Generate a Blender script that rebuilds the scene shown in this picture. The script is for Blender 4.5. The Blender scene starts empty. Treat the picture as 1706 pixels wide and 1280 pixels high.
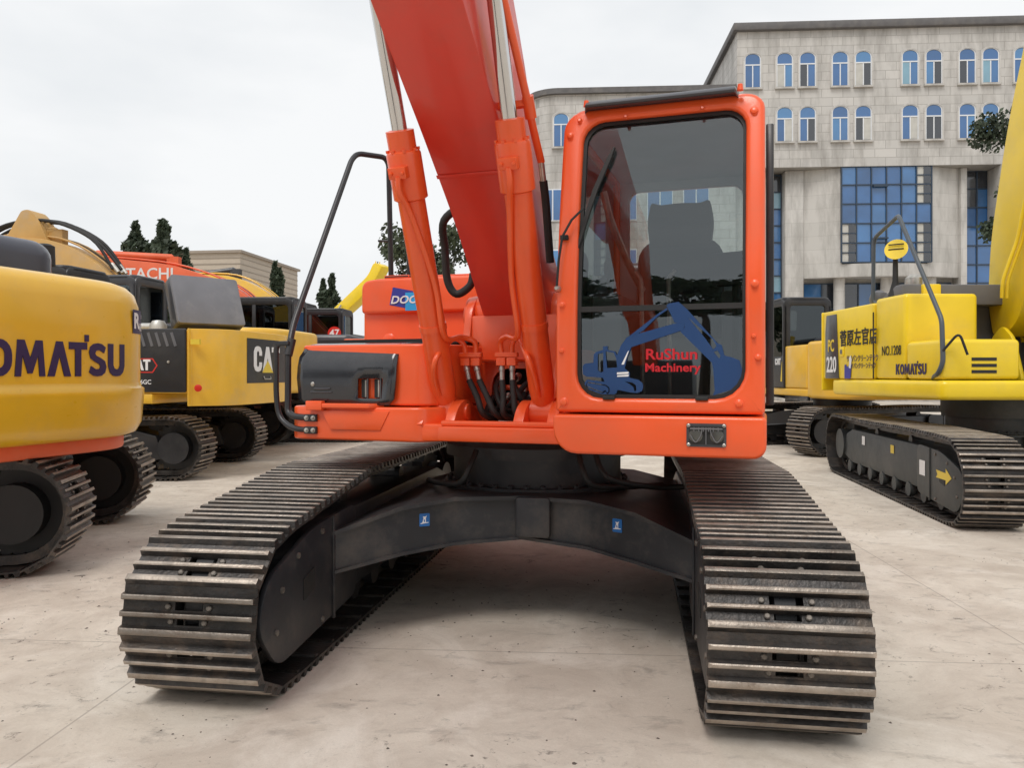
import bpy, bmesh, math, random
from mathutils import Vector, Matrix
R = math.radians
random.seed(7)
S = bpy.context.scene
COL = S.collection

# ------------------------------------------------------------------ camera
cam_d = bpy.data.cameras.new('camera'); cam = bpy.data.objects.new('camera', cam_d); COL.objects.link(cam)
cam_d.sensor_width = 36; cam_d.lens = 36 * 1320 / 1706; cam_d.clip_start = .05; cam_d.clip_end = 3000
cam.location = (0, 0, 1.48); cam.rotation_euler = (R(90), 0, 0); cam_d.shift_y = -(640 - 625) / 1706
S.camera = cam
# ------------------------------------------------------------------ sky and sun (overcast)
w = bpy.data.worlds.new('World'); S.world = w; w.use_nodes = True
nt = w.node_tree; N = nt.nodes; L = nt.links; N.clear()
SUN_EL, SUN_AZ = R(58), R(205)
sky = N.new('ShaderNodeTexSky'); sky.sky_type = 'NISHITA'; sky.sun_disc = False
sky.sun_elevation = SUN_EL; sky.sun_rotation = SUN_AZ; sky.air_density = 1.0; sky.dust_density = 6; sky.ozone_density = 1
tc = N.new('ShaderNodeTexCoord'); mp = N.new('ShaderNodeMapping'); mp.inputs['Scale'].default_value = (1, 1, 2.6)
no = N.new('ShaderNodeTexNoise'); no.inputs['Scale'].default_value = 1.7; no.inputs['Detail'].default_value = 5; no.inputs['Roughness'].default_value = .55
cr = N.new('ShaderNodeValToRGB'); cr.color_ramp.elements[0].position = .3; cr.color_ramp.elements[0].color = (.66, .69, .715, 1)
cr.color_ramp.elements[1].position = .62; cr.color_ramp.elements[1].color = (.84, .848, .852, 1)
mul = N.new('ShaderNodeMix'); mul.data_type = 'RGBA'; mul.blend_type = 'MULTIPLY'; mul.inputs[0].default_value = 1; mul.inputs[7].default_value = (10.4, 10.4, 10.4, 1)
mx = N.new('ShaderNodeMix'); mx.data_type = 'RGBA'; mx.inputs[0].default_value = .92
bg = N.new('ShaderNodeBackground'); bg.inputs[1].default_value = .1; out = N.new('ShaderNodeOutputWorld')
L.new(tc.outputs['Generated'], mp.inputs[0]); L.new(mp.outputs[0], no.inputs['Vector']); L.new(no.outputs[0], cr.inputs[0])
L.new(cr.outputs[0], mul.inputs[6]); L.new(sky.outputs[0], mx.inputs[6]); L.new(mul.outputs[2], mx.inputs[7])
L.new(mx.outputs[2], bg.inputs[0]); L.new(bg.outputs[0], out.inputs[0])
sd = bpy.data.lights.new('sun', 'SUN'); sd.energy = 1.45; sd.angle = R(24); sd.color = (1, .965, .92)
sun = bpy.data.objects.new('sun', sd); COL.objects.link(sun); sun.location = (0, 0, 40)
_d = Vector((math.sin(SUN_AZ) * math.cos(SUN_EL), math.cos(SUN_AZ) * math.cos(SUN_EL), math.sin(SUN_EL)))
sun.rotation_euler = _d.to_track_quat('Z', 'Y').to_euler()
S.view_settings.view_transform = 'Standard'; S.view_settings.look = 'None'; S.view_settings.exposure = 0.2; S.view_settings.gamma = 1

# ------------------------------------------------------------------ materials
MATS = {}
def mat(name, col, rough=.5, metal=0, var=.12, scale=3., bump=0, bscale=40., coat=0, spec=.5, dirt=None, dirt_amt=0, dscale=2., orand=0):
    if name in MATS: return MATS[name]
    m = bpy.data.materials.new(name); m.use_nodes = True; t = m.node_tree; n = t.nodes; l = t.links
    b = n['Principled BSDF']; b.inputs['Roughness'].default_value = rough; b.inputs['Metallic'].default_value = metal
    b.inputs['Coat Weight'].default_value = coat; b.inputs['Coat Roughness'].default_value = .12; b.inputs['Specular IOR Level'].default_value = spec
    c = n.new('ShaderNodeTexCoord'); z = n.new('ShaderNodeTexNoise'); z.inputs['Scale'].default_value = scale; z.inputs['Detail'].default_value = 6
    co = c.outputs['Object']
    if orand:
        oi = n.new('ShaderNodeObjectInfo'); va = n.new('ShaderNodeVectorMath'); va.operation = 'MULTIPLY_ADD'; l.new(oi.outputs['Random'], va.inputs[0]); va.inputs[1].default_value = (37, 53, 71); l.new(co, va.inputs[2]); co = va.outputs[0]
    l.new(co, z.inputs['Vector'])
    r = n.new('ShaderNodeValToRGB'); e = r.color_ramp.elements; e[0].position = .3; e[1].position = .7
    e[0].color = tuple(x * (1 - var) for x in col) + (1,); e[1].color = tuple(min(1, x * (1 + var)) for x in col) + (1,)
    l.new(z.outputs[0], r.inputs[0]); last = r.outputs[0]
    if dirt:
        q = n.new('ShaderNodeTexNoise'); q.inputs['Scale'].default_value = dscale; q.inputs['Detail'].default_value = 10; q.inputs['Roughness'].default_value = .72
        l.new(co, q.inputs['Vector'])
        k = n.new('ShaderNodeValToRGB'); k.color_ramp.elements[0].position = .48; k.color_ramp.elements[1].position = .72
        k.color_ramp.elements[0].color = (0, 0, 0, 1); k.color_ramp.elements[1].color = (dirt_amt,) * 3 + (1,)
        l.new(q.outputs[0], k.inputs[0])
        x = n.new('ShaderNodeMix'); x.data_type = 'RGBA'; l.new(k.outputs[0], x.inputs[0]); l.new(last, x.inputs[6]); x.inputs[7].default_value = tuple(dirt) + (1,)
        last = x.outputs[2]
    if orand:
        hs = n.new('ShaderNodeHueSaturation'); mr = n.new('ShaderNodeMapRange'); mr.inputs[3].default_value = 1 - orand; mr.inputs[4].default_value = 1 + orand; l.new(oi.outputs['Random'], mr.inputs[0]); l.new(mr.outputs[0], hs.inputs['Value']); l.new(last, hs.inputs['Color']); last = hs.outputs[0]
    l.new(last, b.inputs['Base Color'])
    rr = n.new('ShaderNodeMapRange'); rr.inputs[3].default_value = max(.02, rough - .08); rr.inputs[4].default_value = min(1, rough + .1)
    z2 = n.new('ShaderNodeTexNoise'); z2.inputs['Scale'].default_value = scale * 4; z2.inputs['Detail'].default_value = 4; l.new(c.outputs['Object'], z2.inputs['Vector'])
    l.new(z2.outputs[0], rr.inputs[0]); l.new(rr.outputs[0], b.inputs['Roughness'])
    if bump:
        y = n.new('ShaderNodeTexNoise'); y.inputs['Scale'].default_value = bscale; y.inputs['Detail'].default_value = 5; l.new(c.outputs['Object'], y.inputs['Vector'])
        u = n.new('ShaderNodeBump'); u.inputs['Strength'].default_value = bump; u.inputs['Distance'].default_value = .01
        l.new(y.outputs[0], u.inputs['Height']); l.new(u.outputs[0], b.inputs['Normal'])
    MATS[name] = m; return m
def glass(name, tint=(.7, .75, .76), ior=1.9, rough=.01):
    if name in MATS: return MATS[name]
    m = bpy.data.materials.new(name); m.use_nodes = True; t = m.node_tree; n = t.nodes; l = t.links; n.clear()
    o = n.new('ShaderNodeOutputMaterial'); a = n.new('ShaderNodeBsdfTransparent'); a.inputs[0].default_value = tint + (1,)
    g = n.new('ShaderNodeBsdfGlossy'); g.inputs['Roughness'].default_value = rough; g.inputs[0].default_value = (.88, .96, 1, 1); f = n.new('ShaderNodeFresnel'); f.inputs[0].default_value = ior
    x = n.new('ShaderNodeMixShader'); l.new(f.outputs[0], x.inputs[0]); l.new(a.outputs[0], x.inputs[1]); l.new(g.outputs[0], x.inputs[2]); l.new(x.outputs[0], o.inputs[0])
    MATS[name] = m; return m
DUST = (.38, .33, .27)
ORANGE = mat('orange_paint', (.88, .108, .022), .34, var=.05, scale=2.2, coat=.3, bump=.04, bscale=90, dirt=(.55, .16, .08), dirt_amt=.22, dscale=3)
BOOM_RED = mat('boom_deep_red', (.74, .058, .036), .36, var=.06, scale=2, coat=.4, bump=.04, bscale=80, dirt=(.5, .10, .07), dirt_amt=.3, dscale=3)  # boom tone, darker and redder than the body orange
YELLOW_K = mat('lemon_yellow_paint', (.86, .62, .012), .38, var=.05, coat=.2, dirt=(.55, .42, .12), dirt_amt=.3)
YELLOW_O = mat('ochre_yellow_paint', (.82, .49, .022), .30, var=.04, coat=.4, dirt=(.5, .36, .16), dirt_amt=.3)
YELLOW_C = mat('golden_yellow_paint', (.80, .47, .04), .38, var=.05, coat=.25, dirt=DUST, dirt_amt=.3)
TAN = mat('tan_paint', (.56, .33, .10), .5, var=.09, dirt=DUST, dirt_amt=.4)
ORANGE_H = mat('faded_orange_paint', (.74, .13, .045), .45, var=.08, dirt=(.6, .25, .15), dirt_amt=.3)
BLACK = mat('black_paint', (.018, .018, .021), .42, var=.2, coat=.1, dirt=(.06, .058, .055), dirt_amt=.5)
FRAME = mat('charcoal_frame_paint', (.024, .025, .029), .46, var=.3, bump=.08, bscale=25, dirt=(.12, .10, .08), dirt_amt=.6, dscale=3)
CHAR = mat('dark_grey_paint', (.045, .047, .055), .32, var=.12, coat=.2, dirt=(.10, .095, .09), dirt_amt=.4)
GREYP = mat('grey_panel_paint', (.13, .13, .14), .5, var=.1, dirt=(.2, .19, .18), dirt_amt=.4)
RUBBER = mat('black_rubber', (.016, .016, .016), .62, var=.2)
SHOE = mat('track_steel', (.046, .042, .040), .40, metal=.35, var=.4, scale=9, bump=.4, bscale=60, dirt=(.14, .105, .078), dirt_amt=.8, dscale=6, orand=.4)
WORN = mat('worn_steel_edge', (.34, .295, .25), .42, metal=.55, var=.35, scale=14, bump=.3, bscale=80, dirt=(.09, .058, .038), dirt_amt=.95, dscale=7, orand=.3)
BOLT = mat('bolt_steel', (.17, .15, .13), .45, metal=.5, var=.3, scale=30)
CHROME = mat('chrome_rod', (.62, .62, .62), .14, metal=1, var=.05)
STEEL = mat('plated_steel', (.5, .48, .44), .35, metal=.85, var=.25, scale=20)
SEAT = mat('seat_fabric', (.018, .019, .021), .85, var=.25, bump=.2)
INTER = mat('cab_interior_plastic', (.075, .078, .082), .6, var=.12)
INTER2 = mat('cab_lining_grey', (.46, .49, .51), .75, var=.1)
WHITE = mat('white_print', (.78, .78, .78), .5, var=.05)
NAVY = mat('navy_print', (.030, .020, .085), .45, var=.05)
BLUE_L = mat('logo_blue', (.016, .062, .19), .4, var=.04)
RED_L = mat('logo_red', (.56, .012, .022), .4, var=.04)
def vinyl(m, a):
    t = m.node_tree; n = t.nodes; o = n['Material Output']; x = n.new('ShaderNodeMixShader'); x.inputs[0].default_value = a; tr = n.new('ShaderNodeBsdfTransparent')
    t.links.new(tr.outputs[0], x.inputs[1]); t.links.new(n['Principled BSDF'].outputs[0], x.inputs[2]); t.links.new(x.outputs[0], o.inputs[0])
vinyl(BLUE_L, .85)
BLUE_D = mat('badge_dark_blue', (.035, .04, .30), .4, var=.04)
BLUE_C = mat('badge_light_blue', (.03, .36, .75), .4, var=.04)
STICK = mat('sticker_blue', (.02, .14, .42), .35, var=.06)
REDL = mat('red_reflector', (.62, .03, .02), .3, var=.1)
YLAB = mat('yellow_label', (.75, .55, .05), .45, var=.06)
GLASS = glass('cab_glass', (.80, .85, .85), 2.0)
GLASS_D = glass('dark_glass', (.25, .28, .29), 1.8)
LAMP = mat('lamp_reflector', (.12, .12, .11), .25, metal=.6, var=.2)
MIRROR = mat('mirror_silver', (.8, .8, .8), .03, metal=1, var=.02)

# ------------------------------------------------------------------ mesh helpers
def rrect(x0, x1, y0, y1, r, n=5, side=1):
    if not hasattr(r, '__len__'): r = (r,) * 4
    cs = ((x1 - r[0], y1 - r[0], 0, r[0]), (x0 + r[1], y1 - r[1], 90, r[1]), (x0 + r[2], y0 + r[2], 180, r[2]), (x1 - r[3], y0 + r[3], 270, r[3]))
    p = []
    for i, (cx, cy, a, q) in enumerate(cs):
        for k in range(n + 1):
            t = R(a + 90 * k / n); p.append((cx + q * math.cos(t), cy + q * math.sin(t)))
        if side > 1:
            nx = cs[(i + 1) % 4]; t = R(nx[2]); e = (nx[0] + nx[3] * math.cos(t), nx[1] + nx[3] * math.sin(t)); s = p[-1]
            for k in range(1, side): p.append((s[0] + (e[0] - s[0]) * k / side, s[1] + (e[1] - s[1]) * k / side))
    return p
def rpoly(pts, r, n=4):
    out = []; m = len(pts)
    for i in range(m):
        p = Vector(pts[i]); a = Vector(pts[i - 1]); b = Vector(pts[(i + 1) % m])
        q = r[i] if hasattr(r, '__len__') else r
        u = (a - p); v = (b - p); q = min(q, u.length * .48, v.length * .48)
        if q <= 1e-4: out.append(tuple(p)); continue
        s = p + u.normalized() * q; e = p + v.normalized() * q
        for k in range(n + 1):
            t = k / n; out.append(tuple(s * (1 - t) ** 2 + p * 2 * t * (1 - t) + e * t * t))
    return out
def smooth_path(pts, n=6):
    P = [Vector(p) for p in pts]; out = []
    for i in range(len(P) - 1):
        a = P[max(i - 1, 0)]; b = P[i]; c = P[i + 1]; d = P[min(i + 2, len(P) - 1)]
        for k in range(n):
            t = k / n
            out.append(.5 * ((2 * b) + (c - a) * t + (2 * a - 5 * b + 4 * c - d) * t * t + (3 * b - a - 3 * c + d) * t ** 3))
    out.append(P[-1]); return out
def round_path(pts, r, n=5):
    P = [Vector(p) for p in pts]; out = [P[0]]
    for i in range(1, len(P) - 1):
        p = P[i]; u = P[i - 1] - p; v = P[i + 1] - p; q = min(r, u.length * .48, v.length * .48)
        s = p + u.normalized() * q; e = p + v.normalized() * q
        for k in range(n + 1):
            t = k / n; out.append(s * (1 - t) ** 2 + p * 2 * t * (1 - t) + e * t * t)
    out.append(P[-1]); return out
AX = {'x': lambda a, b, c: (c, a, b), 'y': lambda a, b, c: (a, c, b), 'z': lambda a, b, c: (a, b, c)}
class MB:
    def __init__(s): s.v = []; s.f = []; s.m = []; s.M = None
    def add(s, V, F, m=0):
        o = len(s.v)
        s.v += [tuple(s.M @ Vector(p)) if s.M else tuple(p) for p in V]; s.f += [tuple(i + o for i in f) for f in F]; s.m += [m] * len(F); return s
    def box(s, x0, x1, y0, y1, z0, z1, m=0):
        return s.add([(x, y, z) for z in (z0, z1) for y in (y0, y1) for x in (x0, x1)],
                     [(0, 2, 3, 1), (4, 5, 7, 6), (0, 1, 5, 4), (2, 6, 7, 3), (0, 4, 6, 2), (1, 3, 7, 5)], m)
    def prism(s, poly, ax, a, b, m=0, cap=True):
        f = AX[ax]; n = len(poly)
        F = [(i, (i + 1) % n, n + (i + 1) % n, n + i) for i in range(n)]
        if cap: F += [tuple(range(n))[::-1], tuple(range(n, 2 * n))]
        return s.add([f(p[0], p[1], a) for p in poly] + [f(p[0], p[1], b) for p in poly], F, m)
    def ring(s, o, i, ax, a, b, m=0):
        f = AX[ax]; n = len(o)
        V = [f(*p, a) for p in o] + [f(*p, a) for p in i] + [f(*p, b) for p in o] + [f(*p, b) for p in i]; F = []
        for k in range(n):
            j = (k + 1) % n
            F += [(k, j, n + j, n + k), (2 * n + k, 3 * n + k, 3 * n + j, 2 * n + j), (k, 2 * n + k, 2 * n + j, j), (n + k, n + j, 3 * n + j, 3 * n + k)]
        return s.add(V, F, m)
    def loft(s, rings, m=0, closed=True, cap=True):
        n = len(rings[0]); V = [p for r in rings for p in r]; F = []
        for k in range(len(rings) - 1):
            for i in range(n if closed else n - 1):
                j = (i + 1) % n; F.append((k * n + i, k * n + j, (k + 1) * n + j, (k + 1) * n + i))
        if cap and closed: F += [tuple(range(n))[::-1], tuple(range((len(rings) - 1) * n, len(rings) * n))]
        return s.add(V, F, m)
    def tube(s, pts, r, n=10, m=0):
        P = [Vector(p) for p in pts]; rings = []; up = None
        for i, p in enumerate(P):
            t = (P[min(i + 1, len(P) - 1)] - P[max(i - 1, 0)]).normalized()
            if up is None: up = t.orthogonal().normalized()
            up = (up - t * up.dot(t)).normalized(); q = t.cross(up); rr = r[i] if hasattr(r, '__len__') else r
            rings.append([p + (up * math.cos(2 * math.pi * k / n) + q * math.sin(2 * math.pi * k / n)) * rr for k in range(n)])
        return s.loft(rings, m)
    def cyl(s, a, b, r, r2=None, n=24, m=0): return s.tube([a, b], [r, r if r2 is None else r2], n, m)
    def turn(s, o, d, prof, n=28, m=0):
        # lathe: prof list of (distance along d, radius)
        o = Vector(o); d = Vector(d).normalized(); u = d.orthogonal().normalized(); q = d.cross(u)
        return s.loft([[o + d * h + (u * math.cos(2 * math.pi * k / n) + q * math.sin(2 * math.pi * k / n)) * max(r, 1e-4) for k in range(n)] for h, r in prof], m)
    def warp(s, fn): s.v = [fn(*p) for p in s.v]; return s
    def build(s, name, mats, parent=None, bevel=0, seg=2, smooth=38, loc=None, rot=None):
        me = bpy.data.meshes.new(name); me.from_pydata(s.v, [], s.f)
        if not hasattr(mats, '__len__'): mats = [mats]
        for x in mats: me.materials.append(x)
        me.polygons.foreach_set('material_index', s.m)
        bm = bmesh.new(); bm.from_mesh(me); bmesh.ops.recalc_face_normals(bm, faces=bm.faces)
        if bevel:
            es = [e for e in bm.edges if len(e.link_faces) == 2 and e.calc_face_angle(0) > R(32)]
            if es: bmesh.ops.bevel(bm, geom=es, offset=bevel, segments=seg, profile=.5, affect='EDGES', clamp_overlap=True)
        bm.to_mesh(me); bm.free()
        if smooth:
            me.polygons.foreach_set('use_smooth', [True] * len(me.polygons)); me.set_sharp_from_angle(angle=R(smooth))
        return link(name, me, parent, loc, rot)
def link(name, me, parent=None, loc=None, rot=None):
    o = bpy.data.objects.new(name, me); COL.objects.link(o); o.parent = parent
    if loc: o.location = loc
    if rot is not None: o.rotation_euler = rot if hasattr(rot, '__len__') else (0, 0, rot)
    return o
def tag(o, label=None, cat=None, group=None, kind=None):
    if label: o['label'] = label
    if cat: o['category'] = cat
    if group: o['group'] = group
    if kind: o['kind'] = kind
    return o
def thing(name, label, cat, loc, rz=0, group=None, scale=1):
    o = bpy.data.objects.new(name, None); COL.objects.link(o); o.empty_display_size = .3
    o.location = loc; o.rotation_euler = (0, 0, rz); o.scale = (scale,) * 3
    return tag(o, label, cat, group)
def text_mesh(body, h, bold=0, xs=1., shear=0, depth=.0015, align='CENTER', space=1.):
    c = bpy.data.curves.new('lettering', 'FONT'); c.body = body; c.size = h / .7; c.align_x = align; c.align_y = 'CENTER'; c.offset = bold * h
    c.extrude = depth; c.shear = shear; c.space_character = space; c.resolution_u = 3
    o = bpy.data.objects.new('lettering', c); COL.objects.link(o); dg = bpy.context.evaluated_depsgraph_get(); dg.update()
    me = bpy.data.meshes.new_from_object(o.evaluated_get(dg)); bpy.data.objects.remove(o); bpy.data.curves.remove(c)
    if xs != 1: me.transform(Matrix.Diagonal((xs, 1, 1, 1)))
    return me
def letter(body, h, m, parent, loc, rot=(R(90), 0, 0), name='lettering', warp=None, **k):
    me = text_mesh(body, h, **k); me.materials.clear(); me.materials.append(m)
    if warp:
        for v in me.vertices: v.co = warp(*v.co)
        return link(name, me, parent)
    return link(name, me, parent, loc, rot)
def shape_mesh(polys, depth=.001):
    c = bpy.data.curves.new('shape', 'CURVE'); c.dimensions = '2D'; c.fill_mode = 'BOTH'; c.extrude = depth
    for p in polys:
        s = c.splines.new('POLY'); s.points.add(len(p) - 1); s.use_cyclic_u = True
        for q, (x, y) in zip(s.points, p): q.co = (x, y, 0, 1)
    o = bpy.data.objects.new('shape', c); COL.objects.link(o); dg = bpy.context.evaluated_depsgraph_get(); dg.update()
    me = bpy.data.meshes.new_from_object(o.evaluated_get(dg)); bpy.data.objects.remove(o); bpy.data.curves.remove(c); return me
def decal(polys, m, parent, loc, rot=(R(90), 0, 0), name='emblem', depth=.001):
    me = shape_mesh(polys, depth); me.materials.clear(); me.materials.append(m); return link(name, me, parent, loc, rot)

# ------------------------------------------------------------------ ground
def concrete():
    m = bpy.data.materials.new('yard_concrete'); m.use_nodes = True; t = m.node_tree; n = t.nodes; l = t.links; b = n['Principled BSDF']
    g = n.new('ShaderNodeNewGeometry')
    def noise(s, d=6, r=.6, dist=0, vec=None):
        z = n.new('ShaderNodeTexNoise'); z.inputs['Scale'].default_value = s; z.inputs['Detail'].default_value = d; z.inputs['Roughness'].default_value = r; z.inputs['Distortion'].default_value = dist
        l.new(vec or g.outputs['Position'], z.inputs['Vector']); return z.outputs[0]
    def ramp(v, p0, c0, p1, c1):
        k = n.new('ShaderNodeValToRGB'); e = k.color_ramp.elements; e[0].position = p0; e[1].position = p1; e[0].color = c0 + (1,); e[1].color = c1 + (1,); l.new(v, k.inputs[0]); return k.outputs[0]
    def mixc(f, a, c):
        x = n.new('ShaderNodeMix'); x.data_type = 'RGBA'; l.new(f, x.inputs[0]); l.new(a, x.inputs[6])
        if isinstance(c, tuple): x.inputs[7].default_value = c + (1,)
        else: l.new(c, x.inputs[7])
        return x.outputs[2]
    base = ramp(noise(.55, 7, .6), .3, (.52, .45, .375), .7, (.72, .655, .565))
    mid = ramp(noise(2.1, 9, .74, .8), .40, (0, 0, 0), .70, (.75,) * 3)
    base = mixc(mid, base, (.42, .355, .295))
    pale = ramp(noise(1.0, 7, .68, 1.4), .50, (0, 0, 0), .68, (.75,) * 3)
    base = mixc(pale, base, (.74, .68, .60))
    mpn = n.new('ShaderNodeMapping'); mpn.inputs['Rotation'].default_value = (0, 0, R(32)); mpn.inputs['Scale'].default_value = (1.3, 2.6, 1); l.new(g.outputs['Position'], mpn.inputs[0])
    scuff = ramp(noise(2.2, 9, .72, .3, mpn.outputs[0]), .56, (0, 0, 0), .68, (.5,) * 3)
    base = mixc(scuff, base, (.20, .175, .155))
    gate = ramp(noise(.6, 4, .55), .43, (.12,) * 3, .58, (1,) * 3)
    spots = ramp(noise(9, 11, .8, .9), .575, (0, 0, 0), .65, (.9,) * 3)
    mm = n.new('ShaderNodeMix'); mm.data_type = 'RGBA'; mm.blend_type = 'MULTIPLY'; mm.inputs[0].default_value = 1; l.new(spots, mm.inputs[6]); l.new(gate, mm.inputs[7])
    base = mixc(mm.outputs[2], base, (.06, .05, .043))
    sp2 = ramp(noise(34, 9, .8, .4), .60, (0, 0, 0), .66, (.8,) * 3); m2 = n.new('ShaderNodeMix'); m2.data_type = 'RGBA'; m2.blend_type = 'MULTIPLY'; m2.inputs[0].default_value = 1; l.new(sp2, m2.inputs[6]); l.new(ramp(noise(.9, 5, .6), .46, (.05,) * 3, .6, (1,) * 3), m2.inputs[7])
    base = mixc(m2.outputs[2], base, (.12, .10, .085))
    fine = ramp(noise(90, 4, .8), .35, (0, 0, 0), .62, (.14,) * 3)
    base = mixc(fine, base, (.30, .27, .24))
    # slab joints, a thin crack on a five metre grid with a wobble
    mp2 = n.new('ShaderNodeMapping'); mp2.inputs['Location'].default_value = (2.1, -.62, 0); mp2.inputs['Rotation'].default_value = (0, 0, R(4)); l.new(g.outputs['Position'], mp2.inputs[0])
    br = n.new('ShaderNodeTexBrick'); br.offset = 0; br.inputs['Scale'].default_value = 1; br.inputs['Brick Width'].default_value = 4.6; br.inputs['Row Height'].default_value = 3.6
    br.inputs['Mortar Size'].default_value = .006; br.inputs['Mortar Smooth'].default_value = .3; br.inputs['Color1'].default_value = br.inputs['Color2'].default_value = (0, 0, 0, 1); br.inputs['Mortar'].default_value = (.45, .45, .45, 1)
    l.new(mp2.outputs[0], br.inputs['Vector']); base = mixc(br.outputs['Color'], base, (.2, .17, .15))
    l.new(base, b.inputs['Base Color']); b.inputs['Roughness'].default_value = .82; b.inputs['Specular IOR Level'].default_value = .3
    bu = n.new('ShaderNodeBump'); bu.inputs['Strength'].default_value = .35; bu.inputs['Distance'].default_value = .012; l.new(noise(14, 10, .75), bu.inputs['Height']); l.new(bu.outputs[0], b.inputs['Normal'])
    return m
g = MB(); g.add([(-1500, -1500, 0), (1500, -1500, 0), (1500, 1500, 0), (-1500, 1500, 0)], [(0, 1, 2, 3)])
tag(g.build('ground', concrete(), smooth=0), kind='structure')

rg = random.Random(11); g = MB()
cl_ = [(rg.uniform(-.6, .6), 2.1 + 5 * rg.random(), rg.uniform(.08, .5)) for _ in range(26)]
for k in range(620):
    c_ = rg.choice(cl_); y = c_[1] + rg.gauss(0, c_[2]) if k % 4 else 1.9 + 9 * rg.random() ** 1.6; x = c_[0] * c_[1] * 1.1 + rg.gauss(0, c_[2] * 1.6) if k % 4 else rg.uniform(-.75, .75) * y * 1.1; q = rg.uniform(.002, .008) * (1.6 if rg.random() < .06 else 1)
    a = [(x + q * math.cos(t) * rg.uniform(.6, 1.4), y + q * math.sin(t) * rg.uniform(.6, 1.4), 0) for t in (0, 1.4, 2.7, 4.1, 5.2)]
    g.add(a + [(x, y, q * rg.uniform(.3, .8))], [(0, 1, 5), (1, 2, 5), (2, 3, 5), (3, 4, 5), (4, 0, 5)])
tag(g.build('grit', mat('grit', (.11, .09, .075), .9, var=.5, scale=6), smooth=0), 'small dark grit and dirt crumbs scattered on the concrete yard', 'grit', kind='stuff')

# ------------------------------------------------------------------ stone building
def stone(name, c1, c2, bw, bh, mort=.012, joint=(.34, .325, .30)):
    m = bpy.data.materials.new(name); m.use_nodes = True; t = m.node_tree; n = t.nodes; l = t.links; b = n['Principled BSDF']; b.inputs['Roughness'].default_value = .7
    c = n.new('ShaderNodeTexCoord'); sx = n.new('ShaderNodeSeparateXYZ'); l.new(c.outputs['Object'], sx.inputs[0])
    ad = n.new('ShaderNodeMath'); l.new(sx.outputs[0], ad.inputs[0]); l.new(sx.outputs[1], ad.inputs[1])
    cx = n.new('ShaderNodeCombineXYZ'); l.new(ad.outputs[0], cx.inputs[0]); l.new(sx.outputs[2], cx.inputs[1])
    br = n.new('ShaderNodeTexBrick'); br.offset = .5; br.inputs['Scale'].default_value = 1; br.inputs['Brick Width'].default_value = bw; br.inputs['Row Height'].default_value = bh; br.inputs['Mortar Size'].default_value = mort
    br.inputs['Color1'].default_value = c1 + (1,); br.inputs['Color2'].default_value = c2 + (1,); br.inputs['Mortar'].default_value = joint + (1,); l.new(cx.outputs[0], br.inputs['Vector'])
    mp = n.new('ShaderNodeMapping'); mp.inputs['Scale'].default_value = (1.3, 1.3, .28); l.new(c.outputs['Object'], mp.inputs[0])
    z = n.new('ShaderNodeTexNoise'); z.inputs['Scale'].default_value = .9; z.inputs['Detail'].default_value = 9; z.inputs['Roughness'].default_value = .68; l.new(mp.outputs[0], z.inputs['Vector'])
    k = n.new('ShaderNodeValToRGB'); k.color_ramp.elements[0].position = .45; k.color_ramp.elements[1].position = .74; k.color_ramp.elements[0].color = (0, 0, 0, 1); k.color_ramp.elements[1].color = (.75,) * 3 + (1,)
    l.new(z.outputs[0], k.inputs[0]); x = n.new('ShaderNodeMix'); x.data_type = 'RGBA'; l.new(k.outputs[0], x.inputs[0]); l.new(br.outputs[0], x.inputs[6]); x.inputs[7].default_value = (.20, .185, .165, 1)
    l.new(x.outputs[2], b.inputs['Base Color']); return m
STONE = stone('stone_cladding', (.57, .55, .52), (.49, .475, .45), 1.2, .5, .016)
STONE2 = stone('smooth_stone', (.56, .54, .51), (.51, .495, .465), 1.6, .8, .006)
COPING = mat('roof_coping', (.11, .105, .105), .6, var=.15, dirt=(.2, .18, .16), dirt_amt=.5)
WFRAME = mat('white_window_frame', (.72, .74, .76), .45, var=.05)
DFRAME = mat('dark_mullion', (.03, .05, .08), .4, var=.1)
def bluepane(name, col, rough=.06):
    return mat(name, col, rough, var=.22, scale=.6, spec=.9, coat=.6)
PANES = [bluepane('blue_glass_%d' % i, c) for i, c in enumerate([(.035, .13, .33), (.045, .155, .36), (.03, .11, .28), (.06, .20, .42)])]
PANE_L = bluepane('pale_teal_glass', (.19, .36, .46)); PANE_D = bluepane('dark_glass_pane', (.03, .035, .045))
CURT = mat('curtain_white', (.5, .49, .45), .8, var=.1)
BR = -R(3.37); BO = (13.07, 46, 0)
bld = thing('office_building', 'pale stone office building with blue arched windows and blue glass curtain walls', 'building', BO, BR)
b = MB()
b.box(0, 42, 0, 16, 13.5, 21.4); b.build('upper_wall', STONE, bld)
MB().box(-.25, 42.25, -.3, 16.2, 21.4, 21.85).build('parapet', COPING, bld, .05)
b = MB(); b.box(2.2, 42, 1.6, 15.8, 0, 13.49); b.build('lower_wall', STONE2, bld)
b = MB(); b.prism(rpoly([(-11.9, 1.0), (-11.9, 15), (-.01, 15), (-.01, .35), (-11.0, .35)], [.9, 0, 0, 0, .9], 6), 'z', 0, 18.1); b.build('wing_wall', STONE, bld)
b = MB(); b.prism(rpoly([(-12.15, .9), (-12.15, 15.2), (-.02, 15.2), (-.02, .08), (-11.0, .08)], [.9, 0, 0, 0, .9], 6), 'z', 18.1, 18.42); b.build('wing_parapet', COPING, bld)
MB().prism([(2.2, .9), (-.01, .9), (-.01, 1.6), (2.2, 1.6)], 'z', 0, 13.49).build('link_wall', STONE2, bld)
def arch(wd, h, n=10): return [(-wd / 2, 0)] + [(-wd / 2 * math.cos(math.pi * k / n), h - wd * .34 + wd * .34 * math.sin(math.pi * k / n)) for k in range(n + 1)] + [(wd / 2, 0)]
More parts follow.
